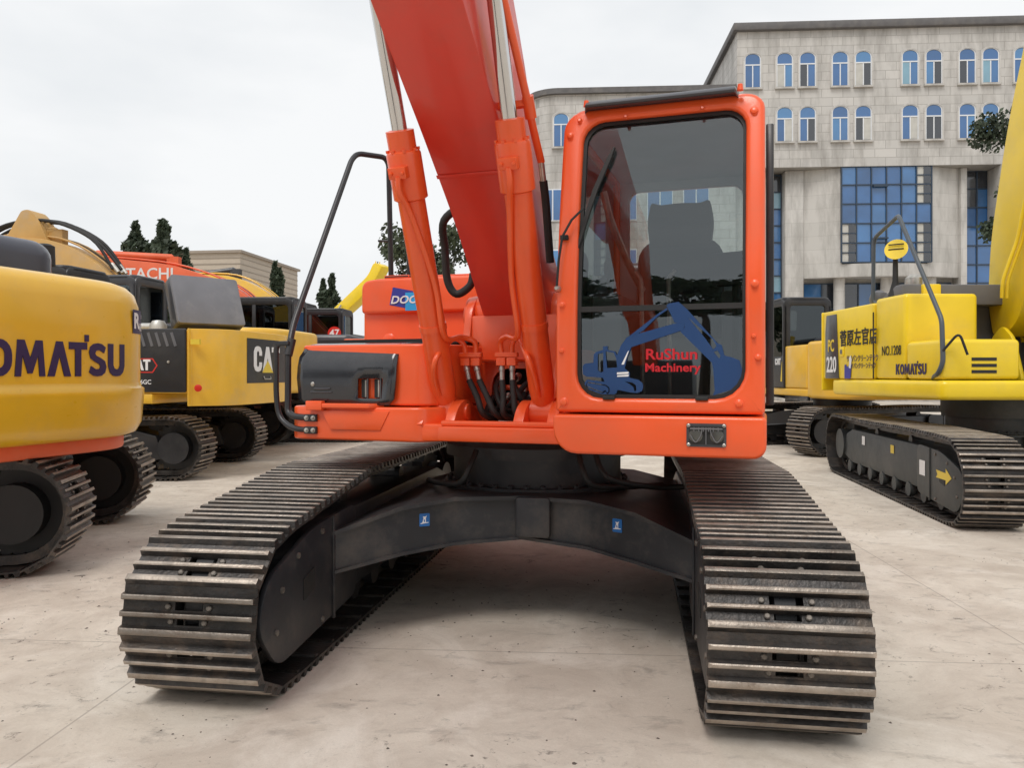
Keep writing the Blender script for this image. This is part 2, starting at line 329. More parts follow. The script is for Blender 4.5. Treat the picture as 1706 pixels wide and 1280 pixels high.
def arch_parts():
    wd, h = .94, 2.02
    a = MB(); o = arch(wd + .16, h + .1); i = arch(wd, h)
    a.ring([(x, z - .02) for x, z in o], i, 'y', -.06, .06); surround = a.build('surround', STONE2, None, smooth=30)
    f = MB(); f.ring(arch(wd, h), [(x * .88, z * .97 + .03) for x, z in arch(wd, h)], 'y', -.03, .03); f.box(-.03, .03, -.035, .03, .05, 1.32); f.box(-.43, .43, -.035, .03, 1.3, 1.37); fr = f.build('frame', WFRAME, None)
    s = MB(); s.box(-.56, .56, -.16, 0, -.1, 0); sill = s.build('sill', STONE2, None)
    pa = MB(); pa.box(-.41, -.03, -.012, .01, .06, 1.3); p1 = pa.build('pane', PANES[0], None, smooth=0)
    pa = MB(); pa.box(.03, .41, -.012, .01, .06, 1.3); p2 = pa.build('pane', PANES[1], None, smooth=0)
    t = arch(wd * .88, h * .97); pa = MB(); pa.prism([(-.41, 1.37)] + [q for q in t if q[1] > 1.4] + [(.41, 1.37)], 'y', -.012, .01); p3 = pa.build('pane', PANES[1], None, smooth=0)
    ms = [(o.name.split('.')[0], o.data) for o in (surround, fr, sill, p1, p2, p3)]
    for o in (surround, fr, sill, p1, p2, p3): bpy.data.objects.remove(o)
    return ms
AP = arch_parts(); rw = random.Random(3)
def arch_window(x, z, y=-.045):
    wn = MB().prism(arch(1.0, 2.06), 'y', 0, .03).build('window', PANE_D, bld, loc=(x, y + .035, z))
    for nm, me in AP:
        o = link(nm, me, wn)
        if nm == 'pane':
            m = rw.choice([None, None, PANES[0], PANES[2], PANES[3], PANE_L, PANE_D, CURT] if len(me.vertices) < 9 else [None, PANES[0], PANES[2], PANES[3]])
            if m: o.material_slots[0].link = 'OBJECT'; o.material_slots[0].material = m
XS = [.88, 2.70, 4.0, 5.84, 7.14, 9.76, 11.08, 12.93, 14.22, 15.97, 17.3, 19.2, 20.5]
for x in XS:
    for z in (18.13, 14.98): arch_window(x, z)
for x in (-10.2, -8.4, -7.1, -5.3, -4.0, -2.2): arch_window(x, 15.0, .305)
# curtain walls: each pane is a part
def curtain(x0, x1, y, zs, cols, special={}):
    fr = MB(); dx = (x1 - x0) / cols
    for i in range(cols + 1): fr.box(x0 + i * dx - .035, x0 + i * dx + .035, y - .07, y + .05, zs[-1], zs[0])
    for z in zs: fr.box(x0, x1, y - .06, y + .05, z - .035, z + .035)
    cw = fr.build('curtain_wall_frame', DFRAME, bld)
    for r in range(len(zs) - 1):
        for c in range(cols):
            m = special.get((r, c)) or rw.choice(PANES[:3] + [PANES[0]] * 2)
            t = rw.uniform(-.006, .006)
            p = MB(); p.add([(x0 + c * dx + .03, y + t, zs[r + 1] + .03), (x0 + (c + 1) * dx - .03, y - t, zs[r + 1] + .03), (x0 + (c + 1) * dx - .03, y - t + rw.uniform(-.006, .006), zs[r] - .03), (x0 + c * dx + .03, y + t, zs[r] - .03)], [(0, 1, 2, 3)])
            q = p.build('glass_pane', m, cw, smooth=0)
            if m is CURT: MB().box(x0 + c * dx + .03, x0 + (c + 1) * dx - .03, y - .05, y - .02, (zs[r] + zs[r + 1]) / 2 - .03, (zs[r] + zs[r + 1]) / 2 + .03).build('window_bar', DFRAME, cw); MB().box(x0 + c * dx + .4, x0 + (c + 1) * dx - .06, y - .03, y - .015, zs[r + 1] + .06, zs[r] - .06).build('dark_pane', PANE_D, cw)
    return cw
ZR = [13.5, 12.45, 11.35, 10.22, 9.1, 7.98]
# curved bay with the big curtain wall
bay = [(3.62, 1.6), (3.62, 1.0)] + [(3.62 + 9.6 * k / 16, 1.0 - 1.15 * math.sin(math.pi * k / 16)) for k in range(1, 16)] + [(13.2, 1.0), (13.2, 1.6)]
def bayprism(z0, z1): return MB().prism(bay, 'z', z0, z1)
bayprism(7.15, 7.9).build('bay_base', STONE2, bld, smooth=20)
for (k0, k1) in ((0, 5), (12, 17)):
    pts = bay[k0:k1 + 1] if k0 == 0 else bay[k0 + 1:k1 + 2]
    xs = [p[0] for p in pts]
    poly = pts + [(max(xs), 1.6), (min(xs), 1.6)] if k0 == 0 else [(min(xs), 1.6)] + pts
    seen = []; [seen.append(p) for p in poly if p not in seen]
    MB().prism(seen, 'z', 7.9, 13.49).build('bay_wall', STONE2, bld, smooth=20)
sp = {(0, 5): CURT, (1, 5): CURT, (3, 0): CURT, (4, 0): CURT, (3, 5): CURT, (4, 5): CURT}
curtain(5.95, 11.0, .10, ZR, 6, sp)
o = MB(); o.box(7.7, 8.5, -.12, .05, 12.3, 12.42); o.box(7.7, 8.5, -.18, .05, 9.3, 9.38); o.build('open_vent', DFRAME, bld)
MB().box(2.94, 4.0, .7, 1.6, 0, 13.49).build('column', STONE2, bld, .04)
MB().box(12.0 + .9, 13.25, .6, 1.6, 0, 13.49).build('column', STONE2, bld, .04)
curtain(2.30, 2.92, 1.5, [13.4, 12.4, 11.4, 10.4, 9.4, 8.4, 7.4, 6.4, 5.4, 4.4, 3.4, 2.4, 1.2], 1, {(1, 0): PANE_L, (6, 0): PANE_L, (0, 0): PANE_D})
curtain(13.3, 17.0, 1.5, ZR + [6.9, 5.8, 4.7], 4, {(0, 0): PANE_D, (0, 1): PANE_D, (1, 0): PANE_D})
MB().box(14.8, 18.5, -.6, 1.45, 10.35, 13.49).build('projecting_bay', STONE2, bld, .03)
# recessed ground floor under the curved bay
for x in (6.1, 8.8, 11.3): MB().cyl((x, .9, 0), (x, .9, 7.15), .32, n=20).build('column', STONE2, bld)
curtain(4.2, 12.7, 1.45, [6.9, 5.4, 3.9, 2.2, .4], 8, {(a, b_): PANE_D for a in range(4) for b_ in range(8) if (a + b_) % 3})
MB().box(2.2, 42, -1.2, 1.5, 0, .28).build('plinth', STONE2, bld, .03)
for x in (-10.7, -8.6, -6.5, -4.4, -2.3):
    for z in (10.6, 7.0, 3.4):
        wn = MB().box(x - .75, x + .75, .28, .36, z, z + 1.9).build('window', WFRAME, bld)
        for k in (-.37, .37): MB().box(x + k - .33, x + k + .33, .262, .29, z + .06, z + 1.84).build('pane', rw.choice(PANES), wn, smooth=0)

# ------------------------------------------------------------------ warehouse, trees
CLAD = mat('beige_cladding', (.47, .40, .32), .6, var=.05)
CLAD2 = mat('beige_cladding_seam', (.31, .26, .21), .6, var=.05)
wh = thing('warehouse', 'beige metal clad warehouse with horizontal seams behind the parked excavators', 'warehouse', (-20.6, 60, 0), R(-7.3))
MB().box(-34, 0, 0, 11, 0, 10.75).build('wall', CLAD, wh)
for k in range(9):
    s = MB(); s.box(-34, .03, -.04, 11.03, 7.2 + k * .45, 7.26 + k * .45); s.build('seam', CLAD2, wh)
MB().box(-34.2, .2, -.2, 11.2, 10.75, 10.95).build('eaves', CLAD2, wh)
BARK = mat('bark', (.10, .075, .055), .9, var=.3, bump=.5)
def leafmat(name, c): return mat(name, c, .65, var=.45, scale=1.2)
CYP = leafmat('cypress_green', (.040, .058, .032)); LEAF = leafmat('broadleaf_green', (.055, .085, .035)); LEAF2 = leafmat('pine_green', (.05, .065, .032))
def leaves(n, spots, size, rnd):
    v = []; f = []
    for _ in range(n):
        c = spots(); a = Vector((rnd.gauss(0, 1), rnd.gauss(0, 1), rnd.gauss(0, .7))).normalized(); bb = a.orthogonal().normalized(); s = size * rnd.uniform(.6, 1.5); q = a.cross(bb)
        k = len(v); v += [tuple(c + bb * s), tuple(c + q * s * .55), tuple(c - bb * s), tuple(c - q * s * .55)]; f.append((k, k + 1, k + 2, k + 3))
    return v, f
def tree(name, label, loc, h, rad, kind, m, seed, n=2600, group=None, size=.16):
    rnd = random.Random(seed); t = thing(name, label, 'tree', loc, 0, group)
    th = h * (.12 if kind == 'cone' else .5)
    tr = MB(); tr.tube(smooth_path([(0, 0, 0), (.04 * h * rnd.uniform(-.3, .3), 0, h * .25), (0, .02 * h, h * (.8 if kind == 'cone' else .6))]), [h * .022 * (1 - .7 * i / 12) for i in range(13)], 8)
    if kind != 'cone':
        for i in range(7):
            a = rnd.uniform(0, 6.28); z = h * rnd.uniform(.35, .6); e = Vector((math.cos(a) * rad * .7, math.sin(a) * rad * .7, h * rnd.uniform(.6, .85)))
            tr.tube([(0, .01 * h, z), (e.x * .5, e.y * .5, (z + e.z) / 2 + .05 * h), tuple(e)], [h * .012, h * .008, h * .003], 6)
    tr.build('trunk', BARK, t)
    cl = [(Vector((rnd.gauss(0, .45) * rad, rnd.gauss(0, .45) * rad, h * rnd.uniform(.42, .93))), rad * rnd.uniform(.22, .42)) for _ in range(26)]
    def cone():
        u = rnd.random(); z = h * (.06 + .94 * u); w_ = rad * (min(1, (1 - u) * (7. if seed < 3 else 2.6)) ** .7) * (.7 + .3 * math.sin(z * 4.1 + seed)) * math.sqrt(rnd.uniform(.25, 1)); a = rnd.uniform(0, 6.283)
        return Vector((w_ * math.cos(a), w_ * math.sin(a), z + rnd.uniform(0, .03 * h)))
    def ball():
        c, r = rnd.choice(cl); d = Vector((rnd.gauss(0, 1), rnd.gauss(0, 1), rnd.gauss(0, .8))).normalized() * r * rnd.uniform(.3, 1.05); return c + d
    v, f = leaves(n, cone if kind == 'cone' else ball, size, rnd)
    tag(MB().add(v, f).build('crown', m, t, smooth=0), kind='stuff'); return t
G1 = 'dark cypress trees behind the warehouse yard'
def atz(u, v, Y): return ((u - 853) / 1320 * Y, Y, 1.48 + (625 - v) / 1320 * Y)
for i, (u, v, Y, hw, lab) in enumerate([(226, 378, 40, .62, 'blunt dark cypress tree beside a taller cypress, behind the orange boom'), (272, 374, 40, .78, 'taller dark cypress tree with broad top, behind the orange boom'),
        (310, 420, 44, .6, 'small dark cypress peeking over the orange boom near the warehouse'), (458, 442, 46, .5, 'slim cypress in front of the warehouse end wall'), (466, 452, 46, .45, 'short slim cypress at the warehouse corner'),
        (538, 470, 52, .7, 'shorter pointed cypress left of its taller partner, behind the black cab'), (553, 460, 52, .75, 'tall pointed cypress behind the yellow raised boom')]):
    p = atz(u, v, Y); tree('cypress_tree', lab, (p[0], p[1], 0), p[2], hw * (1.12 if i < 2 else 1.1), 'cone', CYP, i + 1, 4200 if i < 2 else 1800, G1, .17)
tree('broadleaf_tree', 'bushy green tree behind the orange excavator tank and boom', (-4.4, 40, 0), 9.0, 2.6, 'ball', LEAF2, 31, 9000, None, .12)
tree('broadleaf_tree', 'tall leafy tree between stone building and yellow boom', (21.0, 31, 0), 12.6, 2.3, 'ball', CYP, 33, 12000, None, .095)
for i in range(9):
    tree('broadleaf_tree', 'leafy tree across the yard facing the excavator cab windshield', (-34 + i * 5.2 + (i % 3), -25 - (i * 7 % 5), 0), 14.5 + (i * 5 % 4), 4.0, 'ball', LEAF, 50 + i, 3600, 'trees across the yard behind the viewer', .3)

# ------------------------------------------------------------------ crawler tracks
def shoe_mesh(wd, p):
    """triple grouser shoe: plate with two slots, three bars with worn tips, four bolts; x across, y along, z out"""
    m = MB(); h = wd / 2; y0, y1 = -p * .47, p * .53; t = .012; sl = .052
    ys = [y0, -p * .22, -p * .22 + p * .16, p * .06, p * .06 + p * .16, y1]
    for i in range(5):
        if i in (1, 3):
            k = sl if i == 1 else sl * 1.25
            m.box(-h, -k, ys[i], ys[i + 1], -t, 0); m.box(k, h, ys[i], ys[i + 1], -t, 0)
        else: m.box(-h, h, ys[i], ys[i + 1], -t, 0)
    for c, w0 in ((-p * .36, .0135), (-p * .03, .0095), (p * .30, .0105)):
        a, b_ = w0 * 1.7, w0 * 1.05; hh = .030
        m.add([(-h, c - a, 0), (h, c - a, 0), (h - .004, c - b_, hh), (-h + .004, c - b_, hh), (-h, c + a, 0), (h, c + a, 0), (h - .004, c + b_, hh), (-h + .004, c + b_, hh)],
              [(0, 1, 2, 3), (5, 4, 7, 6), (0, 3, 7, 4), (1, 5, 6, 2)], 0)
        m.add([(-h + .004, c - b_, hh), (h - .004, c - b_, hh), (h - .004, c + b_, hh), (-h + .004, c + b_, hh), (-h + .02, c - b_ * .5, hh + .004), (h - .02, c - b_ * .5, hh + .004), (h - .02, c + b_ * .5, hh + .004), (-h + .02, c + b_ * .5, hh + .004)],
              [(4, 5, 6, 7), (0, 1, 5, 4), (1, 2, 6, 5), (2, 3, 7, 6), (3, 0, 4, 7)], 1)
    # overlapping lip at the trailing edge
    for a, b_ in ((-h + .01, -.115), (-.045, .045), (.115, h - .01)): m.box(a, b_, y1 - .004, y1 + .03, -t - .012, -t + .002)
    for bx, by in ((-.078, -p * .15), (.078, -p * .15), (-.095, p * .13), (.095, p * .13)):
        m.turn((bx, by, 0), (0, 0, 1), [(0, .0135), (.008, .0135), (.012, .009)], 8, 2)
    o = m.build('shoe', [SHOE, WORN, BOLT], None, smooth=30); me = o.data; bpy.data.objects.remove(o); return me
def track_path(L2, r, zb=.030, rf=None, sag=.015, nose=None):
    rf = rf or r; nose = nose or rf; P = []
    for k in range(30): P.append((L2 - 2 * L2 * k / 30, zb))
    for k in range(33):
        a = R(-90 - 180 * k / 32); ca, sa = math.cos(a), math.sin(a); e = 2 / 2.5
        up = sa > 0; P.append((-L2 + .03 - (rf + .03) * abs(ca) ** (1. if up else e), zb + rf + (nose if up else rf) * math.copysign(abs(sa) ** (1. if up else e), sa)))
    zt = zb + 2 * r; a0 = P[-1]
    for k in range(1, 30):
        t = k / 30; x = a0[0] + (L2 - a0[0]) * t
        z = a0[1] + (zt - a0[1]) * min(1, t / .34) - sag * math.sin(math.pi * min(1, max(0, (t - .3) / .7)))
        P.append((x, z))
    for k in range(25): a = R(90 - 180 * k / 25); P.append((L2 + r * math.cos(a), zb + r + r * math.sin(a)))
    return P
def arclen(P):
    s = [0]
    for i in range(len(P)): a = P[i]; b_ = P[(i + 1) % len(P)]; s.append(s[-1] + math.hypot(b_[0] - a[0], b_[1] - a[1]))
    return s
def at_len(P, s, d):
    d %= s[-1]; lo, hi = 0, len(P)
    while hi - lo > 1:
        mid = (lo + hi) // 2
        if s[mid] <= d: lo = mid
        else: hi = mid
    a = P[lo]; b_ = P[(lo + 1) % len(P)]; t = (d - s[lo]) / max(1e-9, s[lo + 1] - s[lo]); return (a[0] + (b_[0] - a[0]) * t, a[1] + (b_[1] - a[1]) * t)
SHOES = {}
def make_track(root, xc, rot, *a_, **k_):
    yo = k_.pop('yoff', 0); before = set(bpy.data.objects) if yo else None
    make_track_(root, xc, rot, *a_, **k_)
    if yo:
        for o in set(bpy.data.objects) - before:
            if o.parent is root: o.location = o.location + Matrix.Rotation(rot, 3, 'Z') @ Vector((0, yo, 0))
def make_track_(root, xc, rot, wd=.62, L2=1.72, r=.43, rf=.40, n=49, inner=1, shoes=True, fm=None, phase=0., nose=None):
    """inner = +1 when the machine's middle lies towards +x of this track"""
    fm = fm or FRAME; P = track_path(L2, r, rf=rf, nose=nose); s = arclen(P); p = s[-1] / n
    def put(o): o.rotation_euler = (0, 0, rot); return o
    if shoes:
        key = (round(wd, 3), round(p, 3))
        if key not in SHOES: SHOES[key] = shoe_mesh(wd, p)
        Rz = Matrix.Rotation(rot, 4, 'Z')
        for k in range(n):
            a = at_len(P, s, (k + phase) * p); b_ = at_len(P, s, (k + 1 + phase) * p)
            d = Vector((0, b_[0] - a[0], b_[1] - a[1])).normalized(); x = Vector((1, 0, 0)); z = x.cross(d)
            # travelling order runs clockwise seen from +x: outward normal
            c = Vector((xc, (a[0] + b_[0]) / 2, (a[1] + b_[1]) / 2))
            if z.dot(Vector((0, c.y, c.z - .45))) < 0: z = -z; x = -x
            M = Matrix(((x.x, d.x, z.x, c.x), (x.y, d.y, z.y, c.y), (x.z, d.z, z.z, c.z), (0, 0, 0, 1)))
            o = link('track_shoe', SHOES[key], root); o.matrix_local = Rz @ M
    else:
        m = MB(); nn = n * 3; Q = [at_len(P, s, s[-1] * k / nn) for k in range(nn)]
        c0 = (0, r + .03)
        out_ = [(q[0] + (.028 if i % 3 == 0 else 0) * (q[0] - max(-L2, min(L2, q[0]))) / r, q[1] + (.03 if i % 3 == 0 else 0) * (1 if q[1] > .5 else -1) * (0 if abs(q[0]) > L2 else 1)) for i, q in enumerate(Q)]
        inn = [(q[0] * .985, q[1] + (c0[1] - q[1]) * .12) for q in Q]
        m.ring(out_, inn, 'x', xc - wd / 2, xc + wd / 2); put(m.build('track_belt', SHOE, root, smooth=0))
    # chain rails
    m = MB(); Q = [at_len(P, s, s[-1] * k / 120) for k in range(120)]
    def off(q, d): cx = max(-L2, min(L2, q[0])); cz = r + .03; v = Vector((q[0] - cx, q[1] - cz)); return (q[0] - v.x * d / max(v.length, .01), q[1] - v.y * d / max(v.length, .01))
    for x in (-.10, .07): m.ring([off(q, .03) for q in Q], [off(q, .10) for q in Q], 'x', xc + x, xc + x + .03)
    put(m.build('track_chain', SHOE, root, smooth=0))
    zc = r + .03
    m = MB(); m.turn((xc - .11, -L2, rf + .03), (1, 0, 0), [(0, .1), (0, rf - .12), (.05, rf - .1), (.07, rf - .06), (.15, rf - .06), (.17, rf - .1), (.22, rf - .12), (.22, .1)], 36); idl = put(m.build('idler_wheel', fm, root)); m = MB(); m.turn((xc - .14, -L2, rf + .03), (1, 0, 0), [(0, .04), (0, .09), (.28, .09), (.28, .04)], 18); m.build('idler_hub', fm, idl)
    m = MB(); T = []
    for k in range(44): a = 2 * math.pi * k / 44; q = (r - .05) if k % 2 else (r - .11); T.append((L2 + q * math.cos(a), zc + q * math.sin(a)))
    m.prism(T, 'x', xc - .045, xc + .045); m.turn((xc - .2, L2, zc), (1, 0, 0), [(0, .16), (0, .22), (.4, .22), (.4, .16)], 28); put(m.build('sprocket', fm, root, smooth=30))
    # side frame
    fx0, fx1 = (xc - .17, xc + .255) if inner > 0 else (xc - .255, xc + .17)
    if shoes is not True: fx0, fx1 = xc - .17, xc + .17
    m = MB(); m.prism([(-L2 + .02, .22), (-L2 + .10, .60), (-L2 + .55, .70), (L2 - .55, .70), (L2 - .25, .62), (L2 - .15, .30), (L2 - .5, .22)], 'x', fx0, fx1); put(m.build('track_frame', fm, root, .02))
    # idler guard on the inner and outer side
    for sx in (-1, 1):
        e = xc + sx * (.285 if sx == inner else .24); m = MB()
        m.prism(rpoly([(-L2 - .30, .36), (-L2 - .20, .56), (-L2 + .3, .70), (-L2 + .95, .73), (-L2 + .95, .20), (-L2 - .1, .13)], .10), 'x', min(e, e - sx * .03), max(e, e - sx * .03))
        pl = put(m.build('idler_guard', fm, root, .008))
        m = MB(); m.prism(rpoly([(-L2 + .18, .36), (-L2 + .18, .47), (-L2 + .32, .50), (-L2 + .32, .39)], .015), 'x', e - .002 if sx > 0 else e - .004, e + .004 if sx > 0 else e + .002); q = m.build('adjuster_hole_patch', RUBBER, pl)  # black patch on the guard paints the hole's dark inside; nothing is cut
        m = MB(); m.box(min(e, e + sx * .012), max(e, e + sx * .012), -L2 + .56, -L2 + .585, .16, .71); m.build('guard_rib', fm, pl, .004)
        for yy, zz in ((-.12, .30), (-.06, .48), (.12, .60), (.42, .66), (.42, .20)): MB().turn((e, -L2 + yy, zz), (sx, 0, 0), [(-.002, .016), (.009, .015), (.012, .009)], 8).build('guard_bolt', BOLT, pl)
    for k in range(8):
        y = -L2 + .45 + k * (2 * L2 - .9) / 7; m = MB(); m.turn((xc - .18, y, .165), (1, 0, 0), [(0, .04), (0, .085), (.06, .085), (.07, .065), (.29, .065), (.3, .085), (.36, .085), (.36, .04)], 16); put(m.build('bottom_roller', fm, root))
    for y in (-.62, .62):
        m = MB(); m.turn((xc - .12, y, .715), (1, 0, 0), [(0, .03), (0, .062), (.24, .062), (.24, .03)], 14); m.box(xc - .03, xc + .03, y - .04, y + .04, .68, .7); put(m.build('carrier_roller', fm, root))
def car_body(root, rot, gx=1.0, fm=None, sticker=False, z0=.52, rr=.56, ztop=1.08):
    fm = fm or FRAME
    st = [(-1.08, -1.27, .60, .37), (-.95, -1.2, .635, .40), (-.65, -.97, .735, .455), (-.38, -.80, .768, .487), (0, -.74, .776, .52), (.38, -.80, .768, .487), (.65, -.97, .735, .455), (.95, -1.2, .635, .42), (1.08, -1.27, .60, .40)]
    fine = []
    for i in range(len(st) - 1):
        for k in range(4):
            t = k / 4; fine.append(tuple(a + (b_ - a) * t for a, b_ in zip(st[i], st[i + 1])))
    fine.append(st[-1]); rings = []
    for x, y, zt, zb in fine:
        rings.append([(x * gx, y - .02, zt), (x * gx, y - .02, zt - .022), (x * gx, y + .015, zt - .024), (x * gx, y + .015, zb + .02), (x * gx, y - .015, zb + .018), (x * gx, y - .015, zb), (x * gx, -y + .015, zb), (x * gx, -y - .0, zb + .02), (x * gx, -y + .02, zt)])
    cb = MB().loft(rings).build('car_body', fm, root, smooth=25); cb.rotation_euler = (0, 0, rot)
    m = MB(); m.prism(rrect(-.03, .17, .54, .772, .02), 'y', -.80, -.70); MBo = m.build('swivel_cover', fm, root, .01); MBo.rotation_euler = (0, 0, rot)
    m = MB(); m.turn((0, 0, .76), (0, 0, 1), [(0, .3), (0, rr + .06), (.03, rr + .06), (.03, rr), (.20, rr), (.20, rr + .05), (.27, rr + .05), (.27, .3)], 48); tr_ = m.build('turntable_ring', fm, root, smooth=30)
    m = MB()
    for k in range(36):
        a = 2 * math.pi * k / 36; m.turn(((rr + .03) * math.cos(a), (rr + .03) * math.sin(a), .79), (0, 0, 1), [(0, .016), (.016, .016), (.022, .008)], 6)
    m.build('ring_bolts', fm, tr_)
    if sticker:
        for x in (-.545, .555):
            y = -.80 - (abs(x) - .38) * .63 + .024
            q = MB(); q.prism(rrect(-.031, .031, -.037, .037, .006), 'y', -.001, .001); sk = q.build('sticker', STICK, cb, loc=(x, y - .012, .645), rot=(0, 0, (.56 if x < 0 else -.56)))
            me = shape_mesh([[(-.024, -.022), (.024, -.018), (.024, -.014), (.008, -.014), (.007, .010), (.014, .024), (.004, .019), (-.006, .019), (-.011, .022), (-.006, .010), (-.014, -.016), (-.024, -.018)], [(-.003, -.012), (.004, -.012), (.002, -.002), (-.002, .006), (-.006, -.003)]], .0004)
            # mark on the sticker, drawn in the sticker's own plane
            for v in me.vertices: v.co = (v.co.x, -.0016 + v.co.z, v.co.y)
            me.materials.clear(); me.materials.append(WHITE)
            sk_o = link('sticker_mark', me, None); sk_o.parent = cb; sk_o.location = (x, y - .012, .645); sk_o.rotation_euler = (0, 0, (.56 if x < 0 else -.56))
    return cb

# ------------------------------------------------------------------ the orange excavator
ex = thing('crawler_excavator', 'orange crawler excavator with blue badge on its tank and blue logo on its windshield', 'excavator', (.17, 5.36, 0), R(-18), 'excavators parked in the yard')
UR = R(18 - 8.7)
make_track(ex, 1.235, UR, inner=-1, phase=.35, n=44, L2=1.79, rf=.385, nose=.335)
make_track(ex, -1.255, UR, inner=1, phase=.72, n=44, L2=1.79, rf=.385, nose=.335)
car_body(ex, UR, sticker=True)
for k, (x, z) in enumerate(((-.30, .83), (.32, .83), (.42, .86))):
    m = MB(); m.tube(smooth_path([(x, -.60, 1.02), (x * 1.1, -.68, .92), (x * 1.3, -.66, z), (x * 1.9, -.45, .80), (x * 2.6, .1, .74)], 6), .018, 10); o = m.build('travel_hose', RUBBER, ex); o.rotation_euler = (0, 0, UR)
# revolving frame
m = MB(); m.prism([(-1.30, -.90), (-.42, -.98), (.45, -.98), (1.42, -1.0), (1.42, 2.0), (.9, 2.45), (-.9, 2.45), (-1.30, 2.0)], 'z', 1.10, 1.20); m.build('revolving_frame', ORANGE, ex, .012)
m = MB(); m.box(-.29, .42, -1.02, -.62, 1.105, 1.19); m.box(-.285, .40, -.995, -.955, 1.19, 1.222); m.build('front_sill', ORANGE, ex, .012)
# boom brackets of the revolving frame
for x0, x1 in ((-.375, -.325), (.265, .31)):
    m = MB(); m.prism(rpoly([(-.66, 1.19), (-.62, 1.42), (-.42, 1.70), (-.37, 1.93), (-.2, 2.03), (-.02, 1.93), (.12, 1.6), (.45, 1.19)], [.02, .1, .08, .1, .12, .1, .1, .02]), 'x', x0, x1); m.build('boom_bracket', ORANGE, ex, .008)
# centre panel with opening between the brackets
m = MB(); o_ = rrect(-.325, .265, 1.19, 1.86, .01, 4, 3); i_ = rrect(-.17, .17, 1.24, 1.52, (.03, .10, .02, .02), 4, 3)
m.ring(o_, i_, 'y', 0, .025); m.warp(lambda x, y, z: (x, y - .46 + max(0, z - 1.2) * .12, z)); m.build('centre_panel', ORANGE, ex, .004)
m = MB(); m.box(-.31, .25, .0, .03, 1.2, 1.7); m.box(-.16, .17, -.3, -.02, 1.205, 1.32); m.build('valve_recess', BLACK, ex)
m = MB(); m.cyl((-.17, -.36, 1.40), (.18, -.36, 1.40), .018, n=12); m.cyl((-.17, -.3, 1.30), (.18, -.3, 1.30), .014, n=12); m.build('recess_bar', ORANGE, ex)
# cylinder foot bosses
for c in (-.33, .27):
    m = MB()
    for a, b_ in ((c - .125, c - .068), (c + .068, c + .125)): m.prism(rpoly([(-1.0, 1.19), (-.92, 1.30), (-.78, 1.345), (-.66, 1.30), (-.52, 1.19)], [.02, .1, .1, .1, .02], 5), 'x', a, b_)
    m.build('cylinder_bracket', ORANGE, ex, .008)
    m = MB(); m.cyl((c - .14, -.78, 1.262), (c + .14, -.78, 1.262), .05, n=24); m.build('pin', ORANGE, ex, .004)
# boom cylinders
F0 = Vector((0, -.78, 1.262)); D0 = (Vector((0, -1.65, 3.28)) - F0).normalized(); X1 = Vector((1, 0, 0)); Nn = D0.cross(X1)   # Nn points up/back
if Nn.y > 0: Nn = -Nn                                            # towards the front
for c in (-.33, .27):
    o0 = F0 + Vector((c, 0, 0))
    m = MB(); m.turn(o0, D0, [(.03, .05), (.10, .066), (.16, .074), (1.26, .074), (1.262, .08), (1.27, .092), (1.50, .092), (1.515, .086), (1.52, .074), (1.62, .074), (1.625, .05)], 32)
    m.cyl(o0 - X1 * .066, o0 + X1 * .066, .088, n=28); cy = m.build('boom_cylinder', ORANGE, ex, smooth=35)
    m = MB(); m.turn(o0, D0, [(1.6, .041), (3.05, .041)], 24); m.build('piston_rod', CHROME, cy)
    for k in range(8):
        a = 2 * math.pi * k / 8 + .3; q = o0 + D0 * 1.515 + (X1 * math.cos(a) + Nn * math.sin(a)) * .081; MB().cyl(q, q + D0 * .014, .010, n=6).build('gland_bolt', ORANGE, cy)
    sd_ = 1 if c < 0 else -1
    # port block and steel pipe down the front
    q = o0 + D0 * 1.42 + Nn * .095
    m = MB(); m.M = Matrix.Translation(q) @ Matrix((tuple(X1) + (0,), tuple(Nn) + (0,), tuple(D0) + (0,), (0, 0, 0, 1))).transposed(); m.box(-.05, .05, -.02, .028, -.03, .03); m.M = None
    for k in (-.033, .033): m.cyl(q + X1 * k + Nn * .02, q + X1 * k + Nn * .04, .011, n=6)
    m.build('port_block', ORANGE, cy, .004)
    mb_x = -.15 if c < 0 else .012
    P = [q + Nn * .02 - D0 * .02, q + Nn * .03 - D0 * .10, o0 + D0 * 1.18 + Nn * .088 + X1 * sd_ * .03, o0 + D0 * .8 + Nn * .05 + X1 * sd_ * .078, o0 + D0 * .50 + Nn * .05 + X1 * sd_ * .082, Vector((mb_x - sd_ * .06, -.86, 1.70)), Vector((mb_x, -.80, 1.675)), Vector((mb_x, -.78, 1.60))]
    m = MB(); m.tube(smooth_path(P, 6), .0165, 10); m.build('steel_pipe', ORANGE, cy)
    e_ = mb_x - sd_ * .062
    P = [Vector((e_, -.78, 1.60)), Vector((e_ - sd_ * .01, -.80, 1.665)), Vector((e_ - sd_ * .06, -.84, 1.69)), o0 + D0 * .38 + Nn * .09 + X1 * sd_ * .03, o0 + D0 * .26 + Nn * .10, o0 + D0 * .14 + Nn * .07]
    m = MB(); m.tube(smooth_path(P, 6), .0165, 10); m.build('steel_pipe', ORANGE, cy)
    # clamp band round barrel and pipe
    m = MB(); m.turn(o0 + D0 * .52, D0, [(0, .07), (0, .079), (.035, .079), (.035, .07)], 28); m.build('clamp_band', ORANGE, cy)
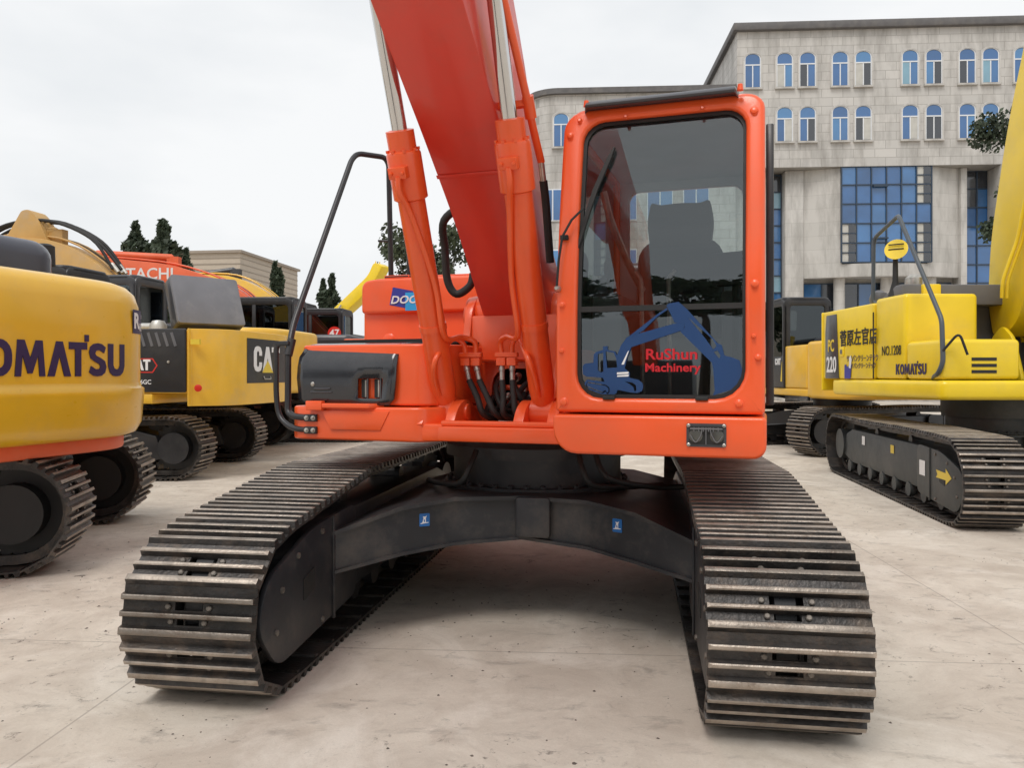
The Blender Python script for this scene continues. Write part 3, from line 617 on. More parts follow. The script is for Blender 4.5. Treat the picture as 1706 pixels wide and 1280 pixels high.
# hose manifolds and hoses
for x, dr in ((-.18, .09), (.042, .02)):
    m = MB(); m.box(x - .068, x + .068, -.80, -.755, 1.585, 1.612); m.box(x - .06, x - .004, -.80, -.75, 1.535, 1.58); m.box(x + .004, x + .06, -.80, -.75, 1.535, 1.58); m.box(x - .05, x + .05, -.75, -.40, 1.56, 1.575); mo = m.build('hose_manifold', ORANGE, ex, .004)
    for k in (-.032, .032):
        a = Vector((x + k, -.775, 1.535)); b_ = a + Vector((dr * .25, -.01, -.085)); m = MB(); m.turn(a, b_ - a, [(0, .016), (.02, .019), (.03, .019), (.032, .015), (.085, .015)], 12); m.build('hose_fitting', STEEL, mo)
        m = MB(); m.tube(smooth_path([b_, b_ + Vector((dr * .6, -.01, -.10)), b_ + Vector((dr * 1.1 + k * .2, 0, -.20)), b_ + Vector((dr * 1.1 + .05, .16, -.235)), b_ + Vector((dr + .06, .4, -.16))], 6), .0185, 12); m.build('hydraulic_hose', RUBBER, mo)
for i, (a, b_) in enumerate([((-.10, -.52, 1.40), (-.14, -.60, 1.26)), ((-.03, -.50, 1.36), (-.10, -.58, 1.25)), ((.12, -.50, 1.37), (.09, -.62, 1.27)), ((.05, -.44, 1.42), (.07, -.56, 1.27))]):
    a = Vector(a); b_ = Vector(b_); mid = a.lerp(b_, .35)
    m = MB(); m.turn(a, b_ - a, [(0, .02), (.02, .024), (.03, .018), ((mid - a).length, .018)], 12); f_ = m.build('pipe_union', STEEL, ex)
    m = MB(); m.tube(smooth_path([mid, b_, b_ + Vector((.05, -.05, -.03)), b_ + Vector((.16, -.02, -.035))], 5), .022, 12); m.build('hydraulic_hose', RUBBER, f_)
for a, b_, c_, d_ in (((-.12, -.40, 1.46), (-.08, -.62, 1.40), (.0, -.70, 1.28), (.12, -.5, 1.24)), ((.14, -.42, 1.47), (.10, -.60, 1.42), (.02, -.66, 1.30), (-.10, -.52, 1.23)), ((.0, -.40, 1.48), (.02, -.58, 1.44), (.10, -.68, 1.34), (.16, -.55, 1.24))):
    MB().tube(smooth_path([a, b_, c_, d_], 6), .017, 10).build('hydraulic_hose', RUBBER, ex)
    MB().turn(a, Vector(b_) - Vector(a), [(.03, .017), (.035, .024), (.06, .024), (.065, .020), (.11, .020)], 12).build('hose_fitting', STEEL, ex)
m = MB(); m.cyl((.02, -.86, 1.205), (.13, -.86, 1.20), .016, n=12); m.build('grease_pipe', STEEL, ex)
# boom, arm and bucket
lo = [(-.02, 1.70), (-.36, 1.83), (-.86, 2.36), (-1.3, 2.73), (-1.87, 3.18), (-2.6, 3.78), (-3.3, 4.12), (-5.6, 4.35)]
hi = [(-5.7, 4.75), (-3.4, 5.05), (-2.6, 4.86), (-1.6, 4.12), (-.9, 3.25), (-.35, 2.30), (.0, 2.05), (.1, 1.85)]
m = MB(); m.prism(rpoly(lo + hi, [.08, .1, .2, .2, .2, .4, .5, .1, .1, .5, .4, .3, .3, .2, .1, .08], 4), 'x', -.25, .19); bo = m.build('boom', BOOM_RED, ex, .012, 2, smooth=30)
m = MB(); m.cyl((-.43, -.2, 1.87), (.36, -.2, 1.87), .075, n=28); m.turn((-.40, -.2, 1.87), (1, 0, 0), [(0, .1), (.0, .13), (.025, .13), (.025, .1)], 28); m.turn((-.325, -.2, 1.87), (1, 0, 0), [(0, .14), (.085, .15)], 28); m.turn((.18, -.2, 1.87), (1, 0, 0), [(0, .15), (.085, .14)], 28); m.build('boom_foot_pin', ORANGE, ex, .004)
m = MB(); m.box(-.252, .192, -.012, .012, -.002, .002); q = m.build('weld_seam', BOOM_RED, bo, .004, loc=(0, -1.12, 2.572), rot=(R(-40), 0, 0))
m = MB(); m.cyl((-.36, -1.98, 4.06), (.32, -1.98, 4.06), .07, n=24); m.build('cylinder_pin', ORANGE, bo)
# pipes along the boom on the cab side
m = MB(); m.tube(round_path([(.345, -.93, 2.10), (.345, -1.02, 2.42), (.345, -1.07, 2.52)], .1), .022, 12); m.build('boom_hose', RUBBER, ex)
m = MB(); m.cyl((.345, -1.07, 2.52), (.345, -1.12, 2.62), .017, n=12); m.build('hose_fitting', STEEL, ex)
m = MB(); m.tube(round_path([(.345, -1.11, 2.61), (.345, -1.27, 2.75), (.345, -1.36, 2.85), (.30, -1.7, 3.35), (.30, -2.4, 4.1)], .08), .02, 12); m.turn((.345, -1.30, 2.785), (0, -.55, .8), [(0, .03), (.11, .03)], 14); m.box(.19, .33, -1.36, -1.32, 2.83, 2.86); m.build('boom_pipe', ORANGE, ex, smooth=35)
m = MB(); m.tube(smooth_path([(-.34, -.32, 2.14), (-.36, -.33, 2.06), (-.45, -.34, 2.01), (-.505, -.36, 2.10), (-.505, -.40, 2.30), (-.47, -.5, 2.46), (-.30, -.55, 2.55)], 6), .026, 12); m.build('boom_hose', RUBBER, ex)
arm = MB().prism(rpoly([(-5.2, 4.5), (-5.9, 4.95), (-6.3, 4.6), (-8.0, 1.6), (-7.75, 1.45), (-5.9, 3.9)], .1), 'x', -.19, .13).build('arm', ORANGE, ex, .012)
m = MB(); m.prism(rpoly([(-7.6, 1.7), (-8.3, 1.5), (-8.5, .7), (-8.0, .02), (-7.2, .02), (-7.0, .35), (-7.6, .3), (-7.9, .75)], .12), 'x', -.62, .56); m.build('bucket', CHAR, ex, .015)
for x in (-.55, -.28, 0, .27, .48): MB().prism([(-7.0, .35), (-6.8, .02), (-7.15, .02)], 'x', x, x + .08).build('bucket_tooth', STEEL, ex)

# ---- cab
def rake(z): t = max(0, z - 1.75) / 1.1; return .19 * t ** 1.5
CX0, CX1, CZ0, CZ1 = .475, 1.475, 1.295, 2.86
oo = rrect(CX0, CX1, CZ0, CZ1, (.085, .11, .02, .02), 5, 8); ii = rrect(.580, 1.388, 1.365, 2.79, (.10, .11, .12, .14), 5, 8)
gk = rrect(.598, 1.374, 1.384, 2.770, (.09, .10, .11, .13), 5, 8)
fr = lambda x, y, z: (x, y - 1.31 + rake(z), z)
m = MB(); m.ring(oo, ii, 'y', 0, .10); m.warp(fr); cf = m.build('cab_front_frame', ORANGE, ex, .022, 3)
m = MB(); m.ring([(x * .999 + .0005, z) for x, z in ii], gk, 'y', .035, .06); m.warp(fr); m.build('window_seal', RUBBER, ex)
def grid_pane(z0, z1, name, mt, yy):
    P = rrect(.586, 1.382, 1.372, 2.78, (.10, .11, .12, .14), 8, 6); n_ = 24; rows = []
    for k in range(n_ + 1):
        z = z0 + (z1 - z0) * k / n_; xs = []
        for i in range(len(P)):
            (xa, za), (xb, zb) = P[i], P[(i + 1) % len(P)]
            if (za - z) * (zb - z) <= 0 and za != zb: xs.append(xa + (xb - xa) * (z - za) / (zb - za))
        if xs: rows.append((z, min(xs), max(xs)))
    V = []; F = []
    for z, a, c in rows:
        for j in range(9): V.append((a + (c - a) * j / 8, yy, z))
    for r_ in range(len(rows) - 1):
        for j in range(8): F.append((r_ * 9 + j, r_ * 9 + j + 1, r_ * 9 + j + 10, r_ * 9 + j + 9))
    m = MB(); m.add(V, F); m.warp(fr); return m.build(name, mt, ex, smooth=60)
wsu = grid_pane(1.815, 2.7799, 'upper_windshield', GLASS, .05); wsl = grid_pane(1.3721, 1.80, 'lower_windshield', GLASS, .046)
m = MB(); m.box(.585, 1.383, .035, .062, 1.795, 1.822); m.warp(fr); m.build('windshield_divider', RUBBER, ex)
# bolts, clips and latches on the front frame
for x, z, r_ in ((.56, 2.80, .012), (.515, 2.72, .016), (1.425, 2.76, .018), (1.43, 1.905, .017), (.51, 1.83, .014), (.52, 1.345, .018), (1.36, 1.345, .017), (.508, 1.60, .012), (1.425, 1.66, .010), (1.445, 1.56, .014), (.80, 2.795, .009), (1.18, 2.80, .009)):
    m = MB(); m.turn((x, 0, z), (0, -1, 0), [(-.003, r_ * 1.25), (.002, r_ * 1.2), (.004, r_), (.016, r_ * .9), (.019, r_ * .6)], 12); m.warp(fr); m.build('frame_bolt', ORANGE, cf)
for x in (.745, 1.19):
    m = MB(); m.prism(rrect(x - .03, x + .03, 1.36, 1.378, .006), 'y', -.008, .03); m.warp(fr); m.build('window_clip', RUBBER, cf, .002)
for x in (.60, 1.36): m = MB(); m.cyl((x, -1.16, 2.86), (x, -1.16, 2.89), .016, .012, 10); m.build('roof_stud', ORANGE, cf)
m = MB(); m.turn((.502, -1.302, 2.42), (0, -1, 0), [(0, .012), (.004, .012)], 10); m.box(.497, .507, -1.307, -1.29, 2.40, 2.44); m.warp(lambda x, y, z: (x, y + .1, z)); m.build('lock_slot', RUBBER, cf)
# cab shell
def side_wall(x0, x1, name, mt):
    o_ = rpoly([(-1.20, 1.295), (-1.20, 1.8), (-1.02, 2.85), (.25, 2.85), (.25, 1.295)], [.02, .3, .08, .1, .02], 5); 
    i_ = rpoly([(-1.13, 1.62), (-1.11, 1.85), (-.97, 2.76), (.17, 2.76), (.17, 1.62)], [.05, .3, .06, .08, .05], 5)
    m = MB(); m.ring(o_, i_, 'x', x0, x1); w_ = m.build(name, mt, ex, .01)
    g_ = MB(); g_.prism(i_, 'x', (x0 + x1) / 2, (x0 + x1) / 2 + .004); g_.build('side_glass', GLASS, w_, smooth=0)
    return w_
side_wall(CX0 + .005, CX0 + .055, 'cab_side', ORANGE); dr = side_wall(CX1 - .055, CX1 - .005, 'cab_door', ORANGE)
m = MB(); m.box(CX1 - .05, CX1 - .01, -.53, -.47, 1.62, 2.76); m.build('door_post', ORANGE, dr)
m = MB(); o_ = rrect(CX0 + .01, CX1 - .01, 1.295, 2.84, .08, 5); i_ = rrect(.59, 1.33, 2.14, 2.72, .07, 5); m.ring(o_, i_, 'y', .20, .26); rwll = m.build('cab_rear_wall', INTER2, ex, .01)
m = MB(); m.prism(i_, 'y', .228, .232); m.build('rear_window', GLASS, rwll, smooth=0)
m = MB(); m.prism(rrect(CX0 + .03, CX1 - .03, -1.07, .24, .08, 5), 'z', 2.80, 2.88); m.build('cab_roof', ORANGE, ex, .02)
m = MB(); m.prism(rrect(CX0 + .06, CX1 - .06, -1.0, .2, .06, 4), 'z', 2.775, 2.798); m.build('roof_lining', INTER2, ex)
m = MB(); m.box(CX0 + .06, CX1 - .06, -1.22, .2, 1.30, 1.335); m.build('cab_floor', INTER, ex)
# lower front panel with the lamp
m = MB(); m.prism(rrect(.468, 1.482, 1.09, 1.284, (.02, .02, .12, .06), 6), 'y', -1.335, -.78); cbp = m.build('cab_base_panel', ORANGE, ex, .016, 3)
m = MB(); m.prism(rrect(1.122, 1.304, 1.142, 1.252, .01), 'y', -1.341, -1.330); m.prism(rrect(1.135, 1.291, 1.155, 1.239, .006), 'y', -1.345, -1.335, 1); lmp = m.build('work_lamp', [CHAR, RUBBER], ex)
for x in (1.165, 1.262): m = MB(); m.turn((x, -1.346, 1.195), (0, -1, 0), [(0, .030), (.002, .032), (.004, .02)], 20); m.build('lamp_reflector', LAMP, lmp)
m = MB()
for k in range(6): m.cyl((1.158 + k * .022, -1.354, 1.235), (1.158 + k * .022, -1.354, 1.215), .0025, n=6)
m.cyl((1.213, -1.354, 1.235), (1.213, -1.354, 1.155), .0025, n=6)
m.tube(smooth_path([(1.14, -1.354, 1.20), (1.165, -1.354, 1.165), (1.19, -1.354, 1.20), (1.195, -1.354, 1.235)]), .003, 6); m.tube(smooth_path([(1.288, -1.354, 1.195), (1.262, -1.354, 1.165), (1.238, -1.354, 1.20), (1.232, -1.354, 1.235)]), .003, 6)
m.box(1.14, 1.288, -1.356, -1.352, 1.225, 1.232); m.build('lamp_guard', GREYP, lmp)
for x in (1.132, 1.294):
    for z in (1.152, 1.242): MB().turn((x, -1.341, z), (0, -1, 0), [(0, .009), (.007, .009), (.01, .005)], 8).build('lamp_bolt', STEEL, lmp)
# rain visor over the windshield
V_ = []
pr = [(-1.06, 2.85), (-1.13, 2.852), (-1.185, 2.845), (-1.195, 2.858), (-1.16, 2.885), (-1.09, 2.908), (-1.02, 2.912)]
m = MB(); m.loft([[(x, y + dy, z + dz) for y, z in pr] for x, dy, dz in ((.585, .06, -.012), (.60, .0, 0), (.97, 0, 0), (1.335, 0, 0), (1.35, .06, -.012))]); m.build('rain_visor', CHAR, ex, .004)
# wiper
m = MB(); m.tube([fr(.487, -.03, 1.915), fr(.497, -.045, 2.05), fr(.512, -.05, 2.17), fr(.555, -.045, 2.255), fr(.615, -.03, 2.32)], .0065, 8); wp = m.build('wiper_arm', RUBBER, ex)
m = MB(); m.turn(fr(.487, 0, 1.912), (0, -1, 0), [(0, .017), (.03, .015), (.04, .008)], 14); m.build('wiper_pivot', STEEL, wp)
m = MB(); m.box(-.02, .02, -.012, .012, -.012, .012); m.build('wiper_clip', RUBBER, wp, .002, loc=fr(.513, -.012, 2.172))
m = MB(); m.loft([[(c[0] + a, c[1] + b_, c[2]) for a, b_ in ((-w_, -.012), (w_, -.012), (w_, .012), (-w_, .012))] for c, w_ in ((fr(.575, .03, 2.12), .006), (fr(.62, .028, 2.30), .011), (fr(.655, .026, 2.42), .013), (fr(.72, .024, 2.585), .011), (fr(.742, .024, 2.64), .005))]); m.build('wiper_blade', RUBBER, wp)
# hand bar on the door edge, seen beside the cab
m = MB(); m.loft([[(1.478, y - .02, z), (1.516, y - .02, z), (1.516, y + .05, z), (1.478, y + .05, z)] for y, z in ((-1.02, 1.33), (-1.02, 1.75), (-.98, 2.3), (-.90, 2.76))]); m.build('door_edge_trim', BLACK, ex, .008)
# interior
st = thing_part = MB(); st.prism(rrect(.70, 1.24, -.62, -.05, .08, 5), 'z', 1.70, 1.84); seat = st.build('operator_seat', SEAT, ex, .05, 3)
m = MB(); m.prism(rrect(.68, 1.22, 1.84, 2.36, (.14, .14, .05, .05), 5), 'y', -.10, .03); m.warp(lambda x, y, z: (x, y + (z - 1.84) * .22, z)); m.build('seat_back', SEAT, seat, .035, 3)
m = MB(); m.prism(rpoly([(.76, 2.30), (.74, 2.46), (.765, 2.60), (.82, 2.575), (.95, 2.585), (1.08, 2.575), (1.135, 2.60), (1.16, 2.46), (1.14, 2.30)], [.03, .06, .03, .05, .1, .05, .03, .06, .03]), 'y', .0, .10); m.build('headrest', SEAT, seat, .025, 3)
m = MB(); m.box(.80, 1.14, -.55, -.12, 1.335, 1.70); m.build('seat_pedestal', INTER, seat, .02)
for sx, x in ((-1, .60), (1, 1.33)):
    m = MB(); m.box(x - .09, x + .09, -.62, .10, 1.335, 1.95); c_ = m.build('console', INTER, ex, .025, 2)
    m = MB(); m.cyl((x, -.52, 1.94), (x, -.55, 2.06), .014, n=10); m.turn((x, -.55, 2.05), (0, -.1, 1), [(0, .018), (.03, .03), (.09, .028), (.12, .012)], 14); m.build('joystick', RUBBER, c_)
for x in (.86, 1.0):
    m = MB(); m.tube(round_path([(x, -.95, 1.335), (x, -.98, 1.62), (x, -1.02, 1.98), (x + (.03 if x > .9 else -.03), -1.0, 2.02)], .05), .011, 8); m.box(x - .045, x + .045, -1.05, -.88, 1.345, 1.36); m.build('travel_lever', STEEL, ex)
m = MB(); m.M = Matrix.Translation((1.31, -.93, 2.02)) @ Matrix.Rotation(R(-20), 4, 'Z'); m.box(-.10, .08, -.03, .03, -.08, .09); m.M = None; m.cyl((1.33, -.92, 1.34), (1.33, -.92, 1.95), .02, n=10); m.build('monitor', RUBBER, ex, .012)
m = MB(); m.tube(round_path([(.66, -1.02, 2.45), (.69, -.98, 2.30), (.78, -.85, 2.05), (.80, -.6, 1.97)], .1), .02, 8); m.build('inner_grab_bar', STEEL, ex)
# RuShun logo, drawn as a decal on the lower windshield
def lg(zx, zy): return (.582 + (880 + .2657 * zx - 960) * .00286, 1.391 + (655 - (440 + .2657 * zy)) * .00292)
BL = [[(562, 570), (585, 510), (625, 456), (655, 445), (930, 374), (975, 368), (992, 385), (985, 412), (968, 420), (655, 518), (628, 585), (612, 652), (645, 680), (642, 712), (660, 716), (700, 724), (726, 745), (731, 772), (722, 796), (694, 808), (655, 806), (565, 789), (556, 812), (530, 826), (500, 828), (470, 822), (352, 780), (342, 762), (350, 738), (364, 724), (480, 738), (468, 712), (360, 705), (336, 690), (333, 640), (345, 622), (405, 615), (408, 560), (425, 546), (470, 534), (468, 512), (500, 510), (500, 534), (550, 545)],
      [(435, 562), (470, 550), (472, 672), (455, 678), (435, 664)], [(486, 544), (540, 552), (556, 590), (562, 646), (497, 650)],
      [(368, 738), (490, 758), (511, 775), (514, 800), (500, 818), (486, 800), (470, 812), (360, 772), (356, 755)],
      [(610, 735), (660, 742), (684, 760), (688, 790), (676, 800), (668, 770), (640, 750)]]
BL2 = [[(362, 744), (486, 764), (505, 779), (506, 800), (498, 808), (484, 790), (466, 804), (364, 766)]]
BL3 = [[(630, 456), (815, 318), (880, 276), (886, 286), (820, 330), (735, 412), (690, 438)],
       [(878, 262), (892, 248), (955, 240), (1010, 290), (1195, 500), (1220, 512), (1235, 575), (1290, 590), (1325, 605), (1342, 660), (1336, 730), (1290, 780), (1165, 821), (1176, 790), (1168, 660), (1160, 620), (965, 425), (992, 402), (992, 380), (930, 368), (905, 315)],
       [(1010, 335), (1040, 362), (1165, 476), (1188, 518), (1168, 538), (1120, 470)], [(1170, 552), (1194, 545), (1212, 575), (1204, 594)]]
for P in (BL, BL2, BL3): decal([[lg(*q) for q in p] for p in P], BLUE_L, wsl, (0, -1.274, 0), name='windshield_logo', depth=.0006)
decal([[lg(*q) for q in p] for p in [[(590, 628), (607, 628), (640, 540), (632, 545)], [(562, 678), (638, 674), (636, 688), (560, 690)], [(564, 696), (640, 692), (636, 704), (562, 706)]]], WHITE, wsl, (0, -1.276, 0), name='logo_stripe', depth=.0004)
for tx, zx, zy, hh in (('RuShun', 909, 568, .0505), ('Machinery', 915, 650, .0405)):
    p = lg(zx, zy); letter(tx, hh, RED_L, wsl, (p[0], -1.2755, p[1]), bold=.032, xs=1.14 if tx == 'RuShun' else 1.10, depth=.0004, name='logo_lettering')

# ---- side deck to the left of the boom
m = MB(); m.prism(rpoly([(-1.29, -.98), (-.47, -1.0), (-.40, -.985), (-.25, -.80), (-.25, -.45), (-1.29, -.45)], [.10, .0, .06, .05, .02, .02], 5), 'z', 1.092, 1.292); dk = m.build('side_deck_skirt', ORANGE, ex, .03, 3)
m = MB(); m.prism([(-1.05, 1.27), (-.99, 1.155), (-.66, 1.155), (-.60, 1.27)], 'y', -1.004, -.985); m.build('recessed_panel', ORANGE, dk, .006)
m = MB(); m.prism(rpoly([(-1.255, -.93), (-.55, -.955), (-.40, -.94), (-.25, -.72), (-.25, .0), (-1.255, .0)], [.10, .02, .16, .1, .02, .02], 6), 'z', 1.30, 1.662); cv = m.build('pump_cover', ORANGE, ex, .085, 5)
# dark louvred cover curving over the top
pf = [(-.985, 1.302), (-.992, 1.34), (-.993, 1.46), (-.985, 1.53), (-.965, 1.59), (-.925, 1.64), (-.87, 1.668), (-.80, 1.676), (-.55, 1.678), (-.2, 1.678)]
rows = []
for k, (y, z) in enumerate(pf):
    ins = .05 if k == 0 else (.012 if k == 1 else 0); top = max(0, (k - 4) * .012)
    rows.append([(-1.225 + ins + top + (.66 - 2 * ins - top * .2) * j / 16, y, z) for j in range(17)])
V = [p for r_ in rows for p in r_]; F = []
hole = {(r_, j) for r_ in (2, ) for j in (10, 11, 12, 13)}
for r_ in range(len(rows) - 1):
    for j in range(16):
        if (r_, j) in ((1, 10), (1, 11), (1, 12), (1, 13)): continue
        F.append((r_ * 17 + j, r_ * 17 + j + 1, r_ * 17 + 18 + j, r_ * 17 + 17 + j))
m = MB(); m.add(V, F); bp = m.build('dark_service_cover', mat('gloss_charcoal_paint', (.015, .016, .021), .2, var=.1, coat=.6, dirt=(.08, .08, .08), dirt_amt=.3), ex, smooth=50); sm = bp.modifiers.new('thick', 'SOLIDIFY'); sm.thickness = .012; sm.offset = -1
for x in (-.80, -.715):
    m = MB(); m.box(x, x + .04, -.968, -.952, 1.345, 1.455); m.build('louvre_recess', RUBBER, bp); m = MB(); m.box(x + .045, x + .053, -.988, -.975, 1.34, 1.46); m.build('louvre_divider', CHAR, bp); m = MB(); m.cyl((x + .03, -.97, 1.35), (x + .03, -.97, 1.45), .006, n=8); m.build('louvre_bar', STEEL, bp)
MB().turn((-1.115, -.99, 1.425), (0, -1, 0), [(0, .013), (.006, .013), (.009, .008)], 14).build('cover_lock', STEEL, bp)
m = MB(); m.tube(round_path([(-1.10, -.99, 1.398), (-1.10, -1.0, 1.398), (-1.0, -1.0, 1.398), (-1.0, -.99, 1.398)], .01), .006, 8); m.tube([(-1.13, -.992, 1.378), (-.985, -.992, 1.378)], .006, 8); m.build('cover_handle', CHAR, bp)
m = MB(); m.prism([(-1.14, -1.03), (-1.14, -.95), (-.66, -.95), (-.72, -1.03)], 'z', 1.284, 1.312); m.prism([(-1.14, -1.035), (-1.14, -.99), (-1.03, -.99), (-1.03, -1.035)], 'z', 1.27, 1.326); m.build('step_plate', ORANGE, ex, .006)
m = MB()
for k in range(9): m.box(-1.25 + k * .02, -1.238 + k * .02, -.80, -.60, 1.66, 1.667)
m.build('vent_slots', RUBBER, cv)
m = MB(); m.box(-1.37, -.30, -.52, -.50, 1.69, 1.712); m.box(-1.02, -.27, -.60, -.2, 1.678, 1.69); m.build('deck_mat', RUBBER, ex)
# handrails
m = MB(); m.tube(round_path([(-1.14, -.985, 1.222), (-1.25, -.985, 1.228), (-1.305, -.97, 1.25), (-1.315, -.95, 1.40), (-1.315, -.95, 1.62), (-1.335, -.86, 1.80), (-1.345, -.12, 3.02), (-1.33, -.06, 3.08), (-1.175, .06, 3.07), (-1.163, .10, 3.03), (-1.163, .14, 2.2)], .07, 6), .0195, 12); hr = m.build('handrail', BLACK, ex)
m = MB(); m.tube(round_path([(-1.14, -.985, 1.148), (-1.27, -.985, 1.155), (-1.375, -.96, 1.22), (-1.40, -.95, 1.35), (-1.40, -.95, 1.672), (-1.31, -.95, 1.674)], .07, 6), .017, 12); m.build('handrail', BLACK, ex)
m = MB(); m.box(-1.42, -1.30, -.97, -.93, 1.668, 1.684); m.tube([(-1.315, -.95, 1.60), (-1.308, -.92, 1.70)], .027, 12); m.build('rail_bracket', BLACK, hr)
m = MB(); m.tube([(-1.25, .10, 2.47), (-1.163, .14, 2.47)], .009, 8); m.build('rail_lug', BLACK, hr)
m = MB(); m.tube(round_path([(-1.045, .20, 2.2), (-1.045, .20, 2.42), (-1.02, .24, 2.9)], .05), .019, 10); m.build('handrail', BLACK, ex)
for z in (1.222, 1.148):
    m = MB(); m.box(-1.17, -1.085, -1.003, -.985, z - .022, z + .022); pl = m.build('rail_foot', BLACK, hr, .004)
    for x in (-1.15, -1.105): MB().turn((x, -1.003, z), (0, -1, 0), [(0, .015), (.005, .015), (.006, .010), (.016, .010), (.018, .006)], 10).build('rail_bolt', STEEL, hr)
# tank with the maker badge
m = MB(); m.prism(rrect(-1.37, -.40, 1.20, 2.19, (.04, .14, .02, .02), 6), 'y', .10, .85); tk = m.build('fuel_tank', ORANGE, ex, .03, 3)
m = MB(); m.prism(rpoly([(-1.365, 1.93), (-1.365, 2.17), (-1.23, 2.185), (-.42, 2.185), (-.42, 1.93)], [.03, .13, .03, .03, .03], 6), 'y', .055, .12); m.build('tank_shoulder', ORANGE, tk, .022, 3)
m = MB(); m.box(-1.15, -.35, .2, .75, 2.19, 2.215); m.box(-1.2, -1.0, .1, .3, 2.19, 2.212, 1); m.build('tank_lid', [ORANGE, BLACK], tk, .006)
m = MB(); m.turn((-1.16, .10, 1.735), (0, -1, 0), [(-.02, .05), (0, .052), (.006, .045), (.01, .012)], 20); m.build('tank_drain', ORANGE, tk)
ty = .0535
decal([[(-1.105, 2.118), (-.945, 2.085), (-.972, 1.957), (-1.132, 1.990)]], BLUE_D, tk, (0, ty, 0), name='maker_badge')
decal([[(-1.005, 2.075), (-.845, 2.075), (-.845, 1.945), (-1.005, 1.945)]], BLUE_C, tk, (0, ty - .0025, 0), name='maker_badge')
letter('DOOSAN', .055, WHITE, tk, (-.93, ty - .005, 2.022), bold=.03, shear=.25, xs=1.15)
# engine deck, counterweight and rear body
m = MB(); m.prism(rrect(.5, 1.40, .30, 1.75, .06), 'z', 1.20, 2.15); m.build('radiator_housing', ORANGE, ex, .03, 2)
m = MB(); m.prism(rrect(-1.36, 1.40, .9, 1.95, .06), 'z', 1.20, 2.16); m.build('engine_housing', ORANGE, ex, .03, 2)
m = MB(); m.prism(rrect(-.8, .8, 1.0, 1.9, .1), 'z', 2.16, 2.36); m.build('engine_hood', CHAR, ex, .06, 3)
m = MB(); m.prism(rpoly([(-1.37, 1.96), (1.41, 1.96), (1.41, 2.25), (.85, 2.7), (-.8, 2.7), (-1.37, 2.25)], [.02, .02, .3, .5, .5, .3], 8), 'z', 1.12, 2.2); m.build('counterweight', ORANGE, ex, .08, 4)

